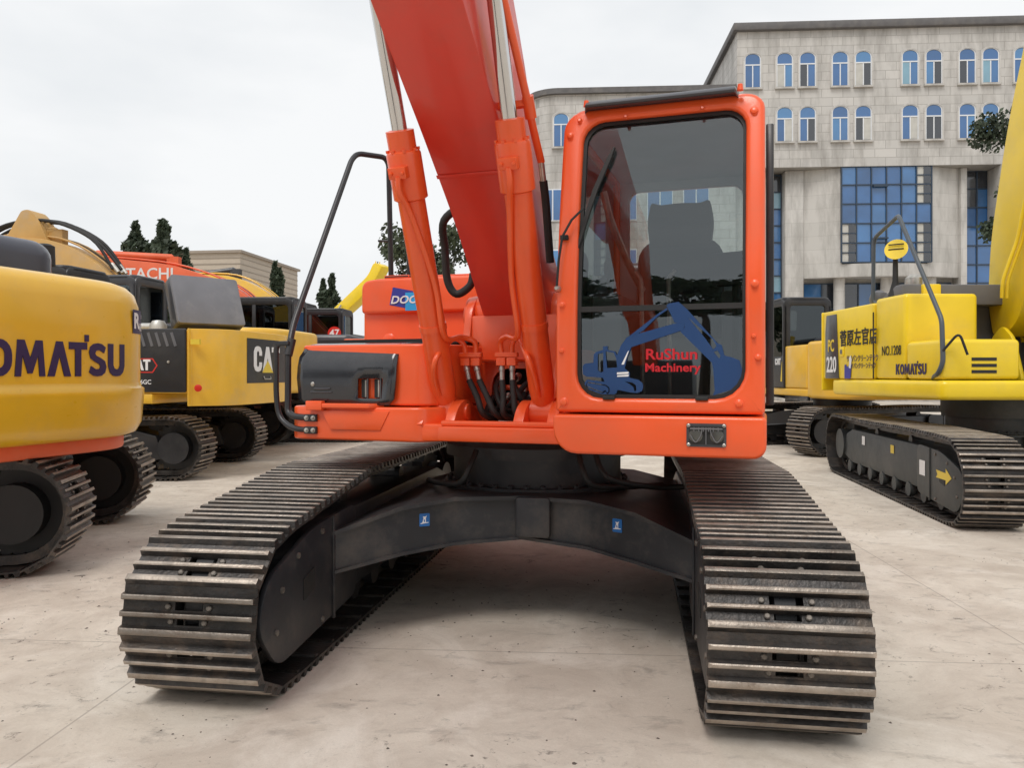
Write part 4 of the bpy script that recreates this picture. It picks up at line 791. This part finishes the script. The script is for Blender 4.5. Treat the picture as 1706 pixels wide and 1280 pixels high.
# ------------------------------------------------------------------ the other excavators
GRP = 'excavators parked in the yard'
FLAT_BOOM = ([(0, 1.7), (-.4, 1.75), (-1.5, 1.9), (-3, 1.9), (-4.5, 1.6)], [(-4.6, 1.95), (-3, 2.3), (-1.5, 2.35), (-.4, 2.15), (.1, 2.05)])
def ysurf(x): return 1.6 + 1.12 * max(0, 1 - abs(x / 1.37) ** 5) ** .4545
LOW_BOOM = ([(0, 1.75), (-.3, 1.9), (-1.0, 2.5), (-2.0, 2.98), (-3.2, 3.1), (-5.5, 2.95)], [(-5.6, 3.28), (-3.3, 3.92), (-1.9, 3.86), (-1.0, 3.40), (-.4, 2.75), (.1, 2.1)])
def excavator(label, loc, rz, under=0, scale=1, body=YELLOW_C, cwm=None, cabm=BLACK, boomm=None, boom=LOW_BOOM, shoes=False, cw_top=2.15, zd=0, hood=CHAR, arm=True, track=True, frame=BLACK, gauge=1.2, boom_w=.26, side_top=2.05, cylm=None, ctop=3.0, cw_y0=1.45, bx=0., L2=1.7, nsh=45, prof=None, cabx=0., uoff=0.):
    r = thing('crawler_excavator', label, 'excavator', loc, rz, GRP, scale); cwm = cwm or body; boomm = boomm or body; P = {'root': r}
    for sx in (-1, 1): make_track(r, sx * gauge, under, wd=.6, L2=L2, r=.42, rf=.41, n=nsh, inner=-sx, shoes=shoes, fm=frame, phase=.3 + .2 * sx, yoff=uoff)
    car_body(r, under, fm=frame)
    z0 = 1.08 + zd
    if zd: MB().turn((0, 0, 1.0), (0, 0, 1), [(0, .3), (0, .62), (zd + .1, .62), (zd + .1, .3)], 32).build('slew_ring', frame, r)
    m = MB(); m.prism([(-1.34, -1.15), (1.36, -1.15), (1.36, 1.7), (-1.34, 1.7)], 'z', z0, z0 + .14); P['frame'] = m.build('revolving_frame', body, r, .02)
    pl = [(x / 20 * 1.37, ysurf(x / 20 * 1.37)) for x in range(-20, 21)]
    if prof:
        m = MB(); m.loft([[(x * k, (y - 1.6) * k + 1.6, z) for x, y in pl] + [(1.37 * k, cw_y0, z), (-1.37 * k, cw_y0, z)] for z, k in prof]); P['cw'] = m.build('counterweight', cwm, r, 0, smooth=50)
    else:
        ply = [(x, max(y, cw_y0 + .02)) for x, y in pl[::-1]]
        m = MB(); m.prism(ply + [(-1.37, cw_y0), (1.37, cw_y0)], 'z', z0 - .03, cw_top); P['cw'] = m.build('counterweight', cwm, r, .07, 4)
    for sx in (-1, 1):
        m = MB(); m.prism(rrect(.42, cw_y0 - .01, z0 + .145, side_top, .03), 'x', min(sx * 1.36, sx * .8), max(sx * 1.36, sx * .8)); P['side%d' % sx] = m.build('side_panel', body, r, .05, 3)
    m = MB(); m.prism(rrect(-.78, .78, .3, 1.5, .15), 'z', z0 + .1, cw_top + .12); P['hood'] = m.build('engine_hood', hood, r, .08, 3)
    m = MB(); m.prism(rrect(-1.34, -.44, -.35, .40, .05), 'z', z0 + .145, side_top + .05); P['tank'] = m.build('fuel_tank', body, r, .05, 3)
    m = MB(); m.prism(rrect(-1.34, -.44, -1.14, -.37, .06), 'z', z0 + .145, z0 + .60); P['box'] = m.build('tool_box', body, r, .05, 3)
    # cab with open window frames
    c0, c1, q0, q1 = .42 + cabx, 1.38 + cabx, z0 + .15, ctop
    o_ = rpoly([(-1.22, q0), (-1.24, q0 + .6), (-1.0, q1), (.42, q1), (.42, q0)], [.02, .2, .18, .15, .02], 5); i_ = rpoly([(-1.12, q0 + .62), (-1.13, q0 + .75), (-.94, q1 - .14), (.32, q1 - .14), (.32, q0 + .62)], [.05, .1, .1, .1, .05], 5)
    m = MB(); m.ring(o_, i_, 'x', c0, c0 + .06); m.ring(o_, i_, 'x', c1 - .06, c1); m.box(c1 - .058, c1 - .004, -.45, -.37, q0 + .6, q1 - .12)
    cab = m.build('cab_frame', cabm, r, .012)
    for x in (c0 + .03, c1 - .03): m = MB(); m.prism(i_, 'x', x - .003, x + .003); m.build('cab_glass', GLASS_D, cab, smooth=0)
    o2 = rrect(c0, c1, q0, q1, (.12, .12, .02, .02), 5); i2 = rrect(c0 + .13, c1 - .13, q0 + .75, q1 - .14, .06, 5)
    m = MB(); m.ring(o2, i2, 'y', .37, .42); m.build('cab_back', cabm, cab, .01); m = MB(); m.prism(i2, 'y', .392, .398); m.build('rear_window', GLASS_D, cab, smooth=0)
    m = MB(); m.ring(o2, rrect(c0 + .08, c1 - .08, q0 + .15, q1 - .12, .08, 5), 'y', -.02, .03); m.warp(lambda x, y, z: (x, y - 1.22 + max(0, (z - q0 - .6) / (q1 - q0 - .6)) * .21, z)); m.build('cab_front', cabm, cab, .01)
    m = MB(); m.prism(rrect(c0, c1, -1.05, .42, .15, 5), 'z', q1 - .06, q1 + .03); m.build('cab_roof', cabm, cab, .03, 3)
    m = MB(); m.box(c0 + .06, c1 - .06, -1.15, .36, q0, q0 + .04); m.box(.65, 1.15, -.45, .1, q0 + .04, q0 + .55); m.box(.65, 1.15, .02, .16, q0 + .5, q0 + 1.15); m.build('seat', SEAT, cab, .03)
    # boom group
    lo_, hi_ = boom; w_ = boom_w
    m = MB(); m.prism(rpoly(lo_ + hi_, [.06, .15] + [.45] * (len(lo_) - 3) + [.08, .08] + [.45] * (len(hi_) - 3) + [.2, .06], 5), 'x', bx - w_, bx + w_); P['boom'] = m.build('boom', boomm, r, .012, 2, smooth=30)
    for sx in (-1, 1):
        m = MB(); m.prism(rpoly([(-.5, z0 + .1), (-.3, 1.95), (-.1, 2.1), (.1, 1.95), (.35, z0 + .1)], .08), 'x', bx + min(sx * (w_ + .03), sx * (w_ + .08)), bx + max(sx * (w_ + .03), sx * (w_ + .08))); m.build('boom_bracket', body, r, .01)
        a = Vector((bx + sx * (w_ + .09), -.85, z0 + .22)); n_ = len(lo_) // 2; b_ = Vector((bx + sx * (w_ + .09), (lo_[n_][0] + hi_[n_][0]) / 2, (lo_[n_][1] + hi_[n_][1]) / 2)) if cylm is None else Vector((bx + sx * (w_ + .09),) + cylm)
        d = b_ - a; m = MB(); m.turn(a, d, [(0, .05), (.05, .075), (d.length * .62, .075), (d.length * .63, .05)], 16); cy = m.build('boom_cylinder', boomm, r); MB().turn(a, d, [(d.length * .6, .04), (d.length, .04)], 14).build('piston_rod', CHROME, cy)
    if arm:
        t0 = Vector((0, lo_[-1][0], (lo_[-1][1] + hi_[0][1]) / 2)); 
        m = MB(); m.prism(rpoly([(t0.y + .6, t0.z + .55), (t0.y - .1, t0.z + .45), (t0.y - .35, t0.z), (t0.y + 1.1, 1.0), (t0.y + 1.35, 1.1), (t0.y + .3, t0.z + .1)], .1), 'x', -w_ * .7, w_ * .7); m.build('arm', boomm, r, .012)
        p = hi_[2]; a = Vector((0, p[0] - .1, p[1] + .18)); b_ = Vector((0, t0.y + .4, t0.z + .55)); d = b_ - a
        m = MB(); m.turn(a, d, [(0, .05), (.05, .085), (d.length * .66, .085), (d.length * .67, .05)], 16); m.box(-.08, .08, p[0] - .22, p[0] + .05, p[1] - .12, p[1] + .2); cy = m.build('arm_cylinder', boomm if cylm is None else boomm, r); P['armcyl'] = cy
        MB().turn(a, d, [(d.length * .6, .045), (d.length, .045)], 14).build('piston_rod', CHROME, cy)
        m = MB(); m.prism(rpoly([(t0.y + 1.0, 1.1), (t0.y + .7, .9), (t0.y + .8, .2), (t0.y + 1.3, .02), (t0.y + 2.1, .02), (t0.y + 2.2, .5), (t0.y + 1.6, 1.05)], .15), 'x', -.55, .55); m.build('bucket', CHAR, r, .02)
    for k in range(3):
        x = bx - .12 + k * .12; pts = [(x, p_[0], p_[1] + .03) for p_ in hi_[::-1][1:-1]]
        m = MB(); m.tube(smooth_path([(x, .15, hi_[-1][1] - .1)] + pts, 5), .02, 8); m.build('boom_line', RUBBER if k == 1 else boomm, P['boom'])
    return P
FACE_REAR = lambda o, tx, ty, tz, z0, x0=0: (x0 - tx, ysurf(x0 - tx) + .004 + tz, z0 + ty)
SIDE_R = (R(90), 0, R(-90)); SIDE_L = (R(90), 0, R(90)); REAR = (R(90), 0, R(180))
def rail(root, pts, r_=.02, name='handrail', m=BLACK, rr=.08): return MB().tube(round_path(pts, rr, 5), r_, 10).build(name, m, root)

def arcs(x0, x1, r, n=5): return rrect(x0, x1, 0, 1, r, n)
GLY = {'K': [[(0, 0), (.24, 0), (.24, .34), (.33, .45), (.53, 0), (.82, 0), (.48, .60), (.80, 1), (.52, 1), (.24, .66), (.24, 1), (0, 1)]],
       'O': [rrect(0, .86, 0, 1, .42), rrect(.24, .62, .22, .78, .185)],
       'M': [[(0, 0), (.21, 0), (.26, .58), (.44, .08), (.60, .08), (.80, .58), (.85, 0), (1.06, 0), (.96, 1), (.72, 1), (.53, .50), (.33, 1), (.09, 1)]],
       'A': [[(0, 0), (.26, 0), (.44, .58), (.62, 0), (.88, 0), (.56, 1), (.32, 1)]],
       'T': [[(.24, 0), (.48, 0), (.48, .79), (.72, .79), (.72, 1), (0, 1), (0, .79), (.24, .79)]],
       'S': [[(.02, .12), (.2, .02), (.36, 0), (.55, .02), (.70, .11), (.76, .28), (.70, .46), (.50, .56), (.32, .62), (.27, .69), (.32, .77), (.46, .79), (.66, .70), (.73, .88), (.55, .98), (.38, 1), (.2, .97), (.07, .88), (.02, .72), (.08, .54), (.26, .44), (.45, .37), (.50, .29), (.44, .22), (.30, .21), (.10, .31)]],
       'U': [[(0, 1), (0, .32), (.08, .12), (.22, .02), (.40, 0), (.58, .02), (.72, .12), (.80, .32), (.80, 1), (.56, 1), (.56, .34), (.50, .24), (.40, .21), (.30, .24), (.24, .34), (.24, 1)]],
       'C': [[(.66, .63), (.66, .78), (.56, .95), (.40, 1), (.26, 1), (.10, .95), (0, .78), (0, .22), (.10, .05), (.26, 0), (.40, 0), (.56, .05), (.66, .22), (.66, .37), (.43, .37), (.43, .26), (.37, .19), (.29, .19), (.23, .26), (.23, .74), (.29, .81), (.37, .81), (.43, .74), (.43, .63)]],
       "'": [[(0, 1.03), (.17, 1.03), (.17, 1.23), (0, 1.23)]]}
ADV = {'K': .90, 'O': .95, 'M': 1.14, 'A': .80, 'T': .76, 'S': .84, 'U': .86, 'C': .70, "'": .02}
def block_letters(word, h, xs, m_, parent, place, name='lettering', depth=.002):
    """each letter is a mesh of its own; place(x, y, z) maps the flat word to the surface"""
    x = 0; tot = sum(ADV[c] for c in word)
    for c in word:
        gx = x - (.14 if c == "'" else 0)
        me = shape_mesh([[((gx + a - tot / 2) * h * xs, (b_ - .5) * h) for a, b_ in p] for p in GLY[c]], depth)
        me.materials.clear(); me.materials.append(m_)
        for v in me.vertices: v.co = place(*v.co)
        link(name, me, parent); x += ADV[c]
# --- ochre excavator on the left, its big rounded counterweight turned to the yard
P = excavator('ochre yellow excavator with navy maker lettering on rounded counterweight above an orange lower skirt', (-5.95, 6.62, 0), R(-107.5), R(-107.5 * -1 - 78), 1.0, YELLOW_O, shoes=True, cw_top=2.26, gauge=1.05, L2=2.05, nsh=52, prof=[(.97, .90), (1.0, .955), (1.08, .985), (1.32, 1.0), (1.37, 1.0), (1.385, .985), (1.42, .978), (1.85, .978), (2.06, .968), (2.16, .945), (2.22, .90), (2.25, .84), (2.255, .5)], hood=mat('navy_hood_paint', (.035, .038, .06), .35, coat=.3), frame=RUBBER, arm=False, boomm=YELLOW_O)
cw = P['cw']; r = P['root']
KW = lambda x, y, z: (-x * .978, (ysurf(-x) - 1.6) * .978 + 1.604 + z, 1.60 + y)
block_letters("KOMAT'SU", .26, .92, NAVY, cw, KW, depth=.003)
o_ = [(x / 20 * 1.34, (ysurf(x / 20 * 1.37) - 1.6) * .97 + 1.6) for x in range(-20, 21)]
m = MB(); m.prism([(x * .92, (y - 1.6) * .90 + 1.6) for x, y in o_[::-1]] + [(-1.2, 1.4), (1.2, 1.4)], 'z', .86, 1.0); m.build('orange_skirt', ORANGE_H, r, .03, 2)
st_ = [[(x, y) for x, y in ((-1.24, 0), (-.93, 0), (-.93, .24), (-1.24, .24))]]
V = []; F = []
for k in range(9):
    x = -.86 - .40 * k / 8
    for z in (1.83, 2.03): V.append((x * .978, (ysurf(x) - 1.6) * .978 + 1.604, z))
for k in range(8): F.append((2 * k, 2 * k + 2, 2 * k + 3, 2 * k + 1))
STK = lambda x, y, z, z0, x0: ((x0 - x) * .978, (ysurf(x0 - x) - 1.6) * .978 + 1.608 + z, z0 + y)
stk = MB().add(V, F).build('rental_sticker', NAVY, cw)
letter('RENTAL', .062, WHITE, cw, None, warp=lambda x, y, z: STK(x, y, z, 1.885, -1.115), bold=.02, xs=.8)
letter('R', .125, WHITE, cw, None, warp=lambda x, y, z: STK(x, y, z, 1.93, -.925), bold=.05)
letter('S I R I U S', .028, WHITE, cw, None, warp=lambda x, y, z: STK(x, y, z, 1.98, -1.11), xs=.8)
m = MB(); m.prism(rrect(-1.06, .9, .5, 1.72, .3, 6), 'z', 2.1, 2.66); m.build('hood_dome', MATS['navy_hood_paint'], r, .16, 5)
m = MB(); m.turn((-1.2, 1.30, 2.2), (0, 0, 1), [(0, .06), (.3, .06), (.3, .09), (.48, .085), (.5, .05)], 18); m.build('exhaust_pipe', RUBBER, r)

# --- golden excavator with its hood open
P = excavator('golden yellow excavator with black side panel, white lettering on its counterweight and hood propped open', (-6.45, 12.5, 0), R(-98), R(8), 1.0, YELLOW_C, shoes=True, cw_y0=2.22, cw_top=2.12, hood=BLACK, frame=BLACK, arm=False, boomm=TAN, side_top=2.10, boom=FLAT_BOOM)
cw = P['cw']; r = P['root']
def rear_plate(x0, x1, z0, z1, m_, name, off=.004):
    V = []; F = []
    for k in range(9):
        x = x0 + (x1 - x0) * k / 8
        for z in (z0, z1): V.append((x, ysurf(x) + off, z))
    for k in range(8): F.append((2 * k, 2 * k + 2, 2 * k + 3, 2 * k + 1))
    return MB().add(V, F).build(name, m_, cw)
rear_plate(.62, -.72, 1.36, 2.02, BLACK, 'dark_panel')
block_letters('CAT', .38, 1.05, WHITE, cw, lambda x, y, z: FACE_REAR(0, x, y, z + .004, 1.72, -.02))
me = shape_mesh([[(-.19, 1.515), (.19, 1.515), (0, 1.70)]], .001); me.materials.clear(); me.materials.append(YLAB)
for v in me.vertices: v.co = (-v.co.x - .02, ysurf(-v.co.x) + .013 + v.co.z, v.co.y)
link('lettering_triangle', me, cw)
m = MB(); m.tube(round_path([(.10, ysurf(0) + .005, 1.46), (.10, ysurf(0) + .02, 1.42), (-.12, ysurf(0) + .02, 1.42), (-.12, ysurf(0) + .005, 1.46)], .02), .008, 8); m.build('keyhole_trim', STEEL, cw)
m = MB(); m.turn((1.335, 2.36, 1.30), (1, .25, 0), [(-.01, .05), (.006, .05), (.01, .04)], 16); m.build('red_reflector', REDL, r)
m = MB(); m.box(1.33, 1.374, 2.27, 2.40, 1.90, 1.97); m.build('warning_label', YLAB, r)
sp_ = P['side1']
m = MB(); m.prism(rrect(.45, 2.205, 1.24, 2.12, .03), 'x', 1.34, 1.376); bp_ = m.build('black_side_door', BLACK, r, .02)
for k in range(8): m = MB(); m.M = Matrix.Translation((1.379, 1.22 + k * .115, 1.97)) @ Matrix.Rotation(R(18), 4, 'X'); m.box(-.004, .004, -.02, .02, -.10, .10); m.M = None; m.build('grille_bar', GREYP, bp_)
block_letters('CAT', .15, 1.0, WHITE, bp_, lambda x, y, z: (1.379 + z, 1.52 + x, 1.62 + y))
decal([[(.10, -.10), (.17, 0), (.10, .10), (-.1, .10), (-.1, .085), (.09, .085), (.15, 0), (.09, -.085), (-.1, -.085), (-.1, -.10)]], REDL, bp_, (1.378, 1.62, 1.61), SIDE_L)
letter('336GC', .06, WHITE, bp_, (1.378, 1.57, 1.38), SIDE_L, bold=.02)
MB().turn((1.376, 1.95, 1.66), (1, 0, 0), [(0, .02), (.008, .02), (.01, .01)], 12).build('door_lock', STEEL, bp_)
# propped open hood
hd = MB(); hd.M = Matrix.Translation((.55, 2.05, 2.12)) @ Matrix.Rotation(R(-38), 4, 'Z') @ Matrix.Rotation(R(24), 4, 'X')
hd.prism(rpoly([(-.5, 0), (.5, 0), (.5, .78), (-.5, .78)], .05), 'y', .22, .25); hd.M = hd.M @ Matrix.Identity(4)
hd.prism(rpoly([(-.5, 0), (.5, 0), (.5, .78), (-.5, .78)], .05), 'y', -.02, .215, 1); hd.M = None
ho = hd.build('open_hood', [mat('light_grey_panel', (.17, .17, .185), .5, dirt=(.36, .34, .32), dirt_amt=.4), CHAR], r, .01)
m = MB(); m.turn((.9, 1.5, 2.10), (0, 0, 1), [(0, .12), (.1, .12), (.16, .08), (.17, .02)], 16); m.turn((.9, 1.25, 2.17), (0, 1, 0), [(0, .06), (.3, .06)], 12); m.build('air_cleaner', mat('pale_metal', (.5, .5, .48), .4, metal=.4), r)

# --- tan boom excavator behind it
P = excavator('tan boomed excavator with dark cab, hoses draped over its boom, behind the ochre counterweight', (-6.95, 15.6, 0), R(-97), R(7), 1.08, YELLOW_C, cabm=CHAR, boomm=TAN, arm=True)
m = MB(); m.prism(rpoly([(-2.0, 3.7), (-2.25, 4.25), (-2.42, 4.42), (-2.58, 4.40), (-2.95, 3.8)], [.05, .2, .08, .06, .05]), 'x', -.2, .2); m.build('boom_horn', TAN, P['boom'], .01)
for k, (a, b_) in enumerate([(-.12, 0), (.05, .05), (.16, -.05)]):
    m = MB(); m.tube(smooth_path([(a, -.75 + b_, 3.3), (a + .02, -1.2, 3.85), (a, -2.0 + b_, 4.2), (a, -2.9, 4.15), (a, -3.6, 3.8)], 6), .03, 8); m.build('draped_hose', RUBBER, P['boom'])
for k in range(3): m = MB(); m.cyl((-.1 + k * .12, -.70, 3.24), (-.1 + k * .12, -.83, 3.40), .035, n=8); m.build('hose_fitting', STEEL, P['boom'])
# --- faded orange excavator
P = excavator('faded orange excavator with white lettering on its boom, beyond the open hood', (-5.2, 18.95, 0), R(-93), R(3), 1.06, ORANGE_H, cabm=BLACK, boom=([(0, 1.75), (-.5, 2.15), (-1.4, 2.75), (-2.7, 3.22), (-4.6, 3.42), (-5.9, 3.5)], [(-6.0, 3.85), (-4.6, 4.08), (-2.7, 3.88), (-1.36, 3.42), (-.7, 2.9), (.1, 2.1)]))
letter('HITACHI', .25, WHITE, P['boom'], (.263, -3.40, 3.66), (R(90), R(0), R(90)), bold=.02, xs=1.05)
m = MB(); m.box(.26, .33, -1.15, -1.0, 2.85, 3.0); m.build('boom_lamp', RUBBER, P['boom'], .01)
# --- golden boom with dark cylinder
P = excavator('yellow boomed excavator with dark arm cylinder and black cab, in front of the warehouse', (-6.65, 25.8, 0), R(-95), R(5), 1.22, YELLOW_C, cabm=BLACK)
P['armcyl'].data.materials[0] = CHAR
m = MB(); m.box(.26, .33, -1.15, -1.0, 2.85, 3.0); m.build('boom_lamp', RUBBER, P['boom'], .01)
me = shape_mesh([[(.18 * math.cos(k * .4), .09 * math.sin(k * .4)) for k in range(16)]]); me.materials.clear(); me.materials.append(REDL); link('red_decal', me, P['root'], (.9, .45, 2.75), REAR)
# --- black cab with the round number
P = excavator('orange excavator with broad black cab carrying a round red number plate', (-4.75, 22.2, 0), R(-95), R(5), 1.05, ORANGE_H, cabm=BLACK, ctop=3.05, side_top=2.3, hood=BLACK, boom=FLAT_BOOM, arm=False)
m = MB(); m.turn((1.382, .22, 2.45), (1, 0, 0), [(0, .17), (.006, .17)], 28); rd = m.build('number_plate', REDL, P['root']); letter('47', .17, WHITE, rd, (1.392, .22, 2.45), SIDE_L, bold=.03)
# --- yellow boom rising the other way
P = excavator('lemon yellow excavator with its straight boom raised high beside the cypresses', (-9.6, 33.5, 0), R(62), 0, 1.03, YELLOW_K, boom=([(0, 1.75), (-.4, 2.0), (-2.0, 3.05), (-3.4, 3.9), (-4.6, 4.75)], [(-5.15, 5.55), (-4.75, 5.75), (-4.5, 5.25), (-3.1, 4.25), (-1.8, 3.4), (-.3, 2.45), (.1, 2.1)]), arm=False)
# --- lemon yellow excavator on the right
JZ = .20
BJ = ([(-.02, 1.95), (-.30, 2.15), (-.55, 2.75), (-.82, 4.0), (-1.3, 5.6), (-2.6, 7.4)], [(-2.2, 7.9), (-.7, 6.3), (-.1, 4.6), (.25, 3.2), (.30, 2.4), (.2, 2.0)])
P = excavator('lemon yellow excavator with black shop lettering on its side and a tall dark handrail', (6.08, 9.95, 0), R(1), R(-9), 1.0, YELLOW_K, shoes=True, cw_top=2.42, zd=JZ, cw_y0=2.02, bx=.32, L2=2.12, nsh=53, cabx=.2, uoff=-.28, hood=GREYP, boom=BJ, arm=False, frame=mat('green_grey_frame', (.045, .05, .05), .5, dirt=(.12, .11, .1), dirt_amt=.5), boom_w=.24, side_top=2.42, cylm=(-.75, 4.3), cabm=BLACK)
r = P['root']; sx_ = -1.376
m = MB(); m.prism([(1.90, 1.43), (1.44, 1.43), (1.50, 2.10), (1.52, 2.36), (1.86, 2.36), (1.90, 2.10)], 'x', -1.372, -1.35); pn = m.build('dark_side_stripe', CHAR, r, .004)
letter('PC', .17, YLAB, r, (-1.376, 1.69, 1.90), SIDE_R, bold=.03, xs=.75); letter('220', .22, WHITE, r, (-1.376, 1.675, 1.62), SIDE_R, bold=.03, xs=.72)
letter('菅原左官店', .17, RUBBER, r, (-1.368, .85, 1.98), SIDE_R, bold=.02, xs=.92)
letter('サイバンクリーンテラウ', .07, NAVY, r, (-1.368, .72, 1.70), SIDE_R, bold=.01, xs=.85); letter('ナイバンクリーンテック', .06, NAVY, r, (-1.368, .72, 1.60), SIDE_R, bold=.01, xs=.85)
decal([[(-.10, -.12), (.09, -.12), (.12, .08), (-.02, .04), (-.06, .08), (-.10, .07)]], BLUE_D, r, (-1.369, 1.15, 1.55), SIDE_R); decal([[(.04, .03), (.10, .02), (.13, .14), (.10, .20), (.05, .16), (.06, .10)]], WHITE, r, (-1.371, 1.15, 1.55), SIDE_R)
m = MB(); m.prism(rrect(1.28, 1.42, 1.74, 1.88, .02), 'x', -1.372, -1.36); m.build('latch_plate', YELLOW_K, r, .004); m = MB(); m.box(-1.377, -1.37, 1.32, 1.38, 1.78, 1.84); m.build('latch', GREYP, r)
m = MB(); m.box(-1.366, -1.355, .40, .415, 1.43, 2.3); m.build('panel_gap', RUBBER, r)
letter('NO.1208', .12, RUBBER, r, (-1.346, -.03, 1.78), SIDE_R, xs=.75, bold=.005); block_letters("KOMAT'SU", .13, .86, NAVY, r, lambda x, y, z: (-1.346 - z, -.50 - x, 1.55 + y))
for k in range(3): m = MB(); m.box(-1.0, -.72, -1.146, -1.13, 1.50 + k * .07, 1.535 + k * .07); m.build('vent_slot', RUBBER, r)
m = MB(); m.prism(rrect(-1.37, 1.38, -1.18, 1.7, .1), 'z', 1.20, 1.42); m.build('deck_skirt', YELLOW_K, r, .05, 3)
HR = mat('grey_rail', (.07, .085, .10), .4, var=.1)
hr = rail(r, [(-1.30, -.90, 1.45), (-1.36, -1.12, 1.50), (-1.33, -1.16, 1.62), (-1.30, -1.08, 2.1), (-1.24, -.02, 3.46), (-1.18, .12, 3.50), (-1.12, .85, 3.36), (-1.12, .90, 3.28), (-1.12, .92, 2.46), (-1.05, .8, 2.44)], .026, m=HR)
rail(r, [(-1.33, -1.16, 1.75), (-1.22, -1.28, 1.95), (-1.14, -1.30, 1.7)], .014, m=RUBBER)
m = MB(); m.turn((-1.15, .25, 2.44), (0, 0, 1), [(0, .12), (.05, .09), (.25, .035), (.62, .03)], 14); ms_ = m.build('mirror_post', RUBBER, r)
m = MB(); m.turn((-1.15, .22, 3.08), (-.55, -.75, .3), [(0, .05), (.01, .13), (.03, .14)], 24); mh = m.build('mirror_head', YELLOW_K, r)
for k in (-.06, 0, .06):
    c_ = Vector((-1.15, .22, 3.08)) + Vector((-.55, -.75, .3)).normalized() * .034 + Vector((0, 0, k)); q = Vector((-.75, .55, 0)).normalized() * .09; MB().tube([c_ - q, c_ + q], .008, 6).build('mirror_bar', RUBBER, mh)
m = MB(); m.turn((-.8, .45, 2.50), (0, 0, 1), [(0, .09), (.1, .12), (.25, .11), (.3, .05)], 16); m.build('exhaust_stack', STEEL, r); m = MB(); m.turn((-.95, 1.1, 2.42), (0, 0, 1), [(0, .1), (.12, .13), (.2, .1), (.24, .03)], 16); m.build('air_intake', GREYP, r)
m = MB(); m.box(-.95, -.72, -.05, .2, 2.4, 2.62); m.build('tank_neck', YELLOW_K, r, .02)
m = MB(); m.prism([(.0, 2.36), (.9, 2.36), (.15, 2.62), (0, 2.62)], 'x', -1.2, .6); m.build('hood_slope', GREYP, r, .02)
m = MB(); m.prism(rrect(.3, .36, 2.38, 2.60, .02), 'x', -.9, 1.2); m.box(-.7, 1.2, .4, 1.5, 2.36, 2.60); m.build('engine_cover', GREYP, r, .03)
for k in (0, .06): m = MB(); m.tube(round_path([(-.06 - k, -.30, 2.42), (-.08 - k, -.34, 2.62), (.03 - k, -.45, 3.1), (.05 - k, -.70, 4.0), (.05 - k, -1.1, 5.3)], .1), .022, 10); m.build('boom_pipe', YELLOW_K, r)
off_ = Matrix.Rotation(R(-9), 3, 'Z') @ Vector((0, -.28, 0))
for nm, x, y0_, y1_, z0_, z1_, m_ in (('white_label', -1.4435, -1.42, -1.26, .40, .56, WHITE), ('yellow_label', -1.374, -.22, -.10, .52, .62, YLAB), ('white_label', -1.374, .95, 1.08, .52, .64, WHITE)):
    q = MB(); q.box(x - .002, x, y0_, y1_, z0_, z1_); o = q.build(nm, m_, r); o.rotation_euler = (0, 0, R(-9)); o.location = off_
me = shape_mesh([[(-.20, -.035), (-.16, .0), (-.20, .045), (.05, .035), (.05, .08), (.19, 0), (.05, -.08), (.05, -.035)]], .001); me.materials.clear(); me.materials.append(YLAB)
for v in me.vertices: v.co = (-1.4435 - v.co.z, -1.92 - v.co.x, .46 + v.co.y)
o = link('arrow_mark', me, r); o.rotation_euler = (0, 0, R(-9)); o.location = off_
# --- golden excavator behind it, back turned
P = excavator('golden excavator with black cab, its rear showing two red reflectors, behind the lemon yellow one', (6.75, 16.2, 0), R(183), R(-73), 1.0, YELLOW_C, shoes=True, cabm=BLACK, arm=False, cw_top=2.1, boom=FLAT_BOOM)
r = P['root']
for x in (.95, -.55): m = MB(); m.turn((x, ysurf(x) - .004, 1.22), (0, 1, 0), [(0, .06), (.012, .055)], 16); m.build('red_reflector', REDL, r)
block_letters('CAT', .13, 1.0, WHITE, r, lambda x, y, z: (1.385 + z, .12 + x, 1.75 + y)); m = MB(); m.prism([(.25, 1.35), (.32, 1.35), (.32, 1.75)], 'x', 1.382, 1.386); m.build('door_flash', YLAB, r)
rail(r, [(1.40, -1.2, 1.7), (1.5, -1.35, 1.72), (1.5, -1.35, 2.4), (1.40, -1.1, 2.42)], .02)
P = excavator('distant lemon yellow excavator standing close to the stone building base', (11.9, 36, 0), R(150), 0, 1.0, YELLOW_K, arm=False, boom=FLAT_BOOM)
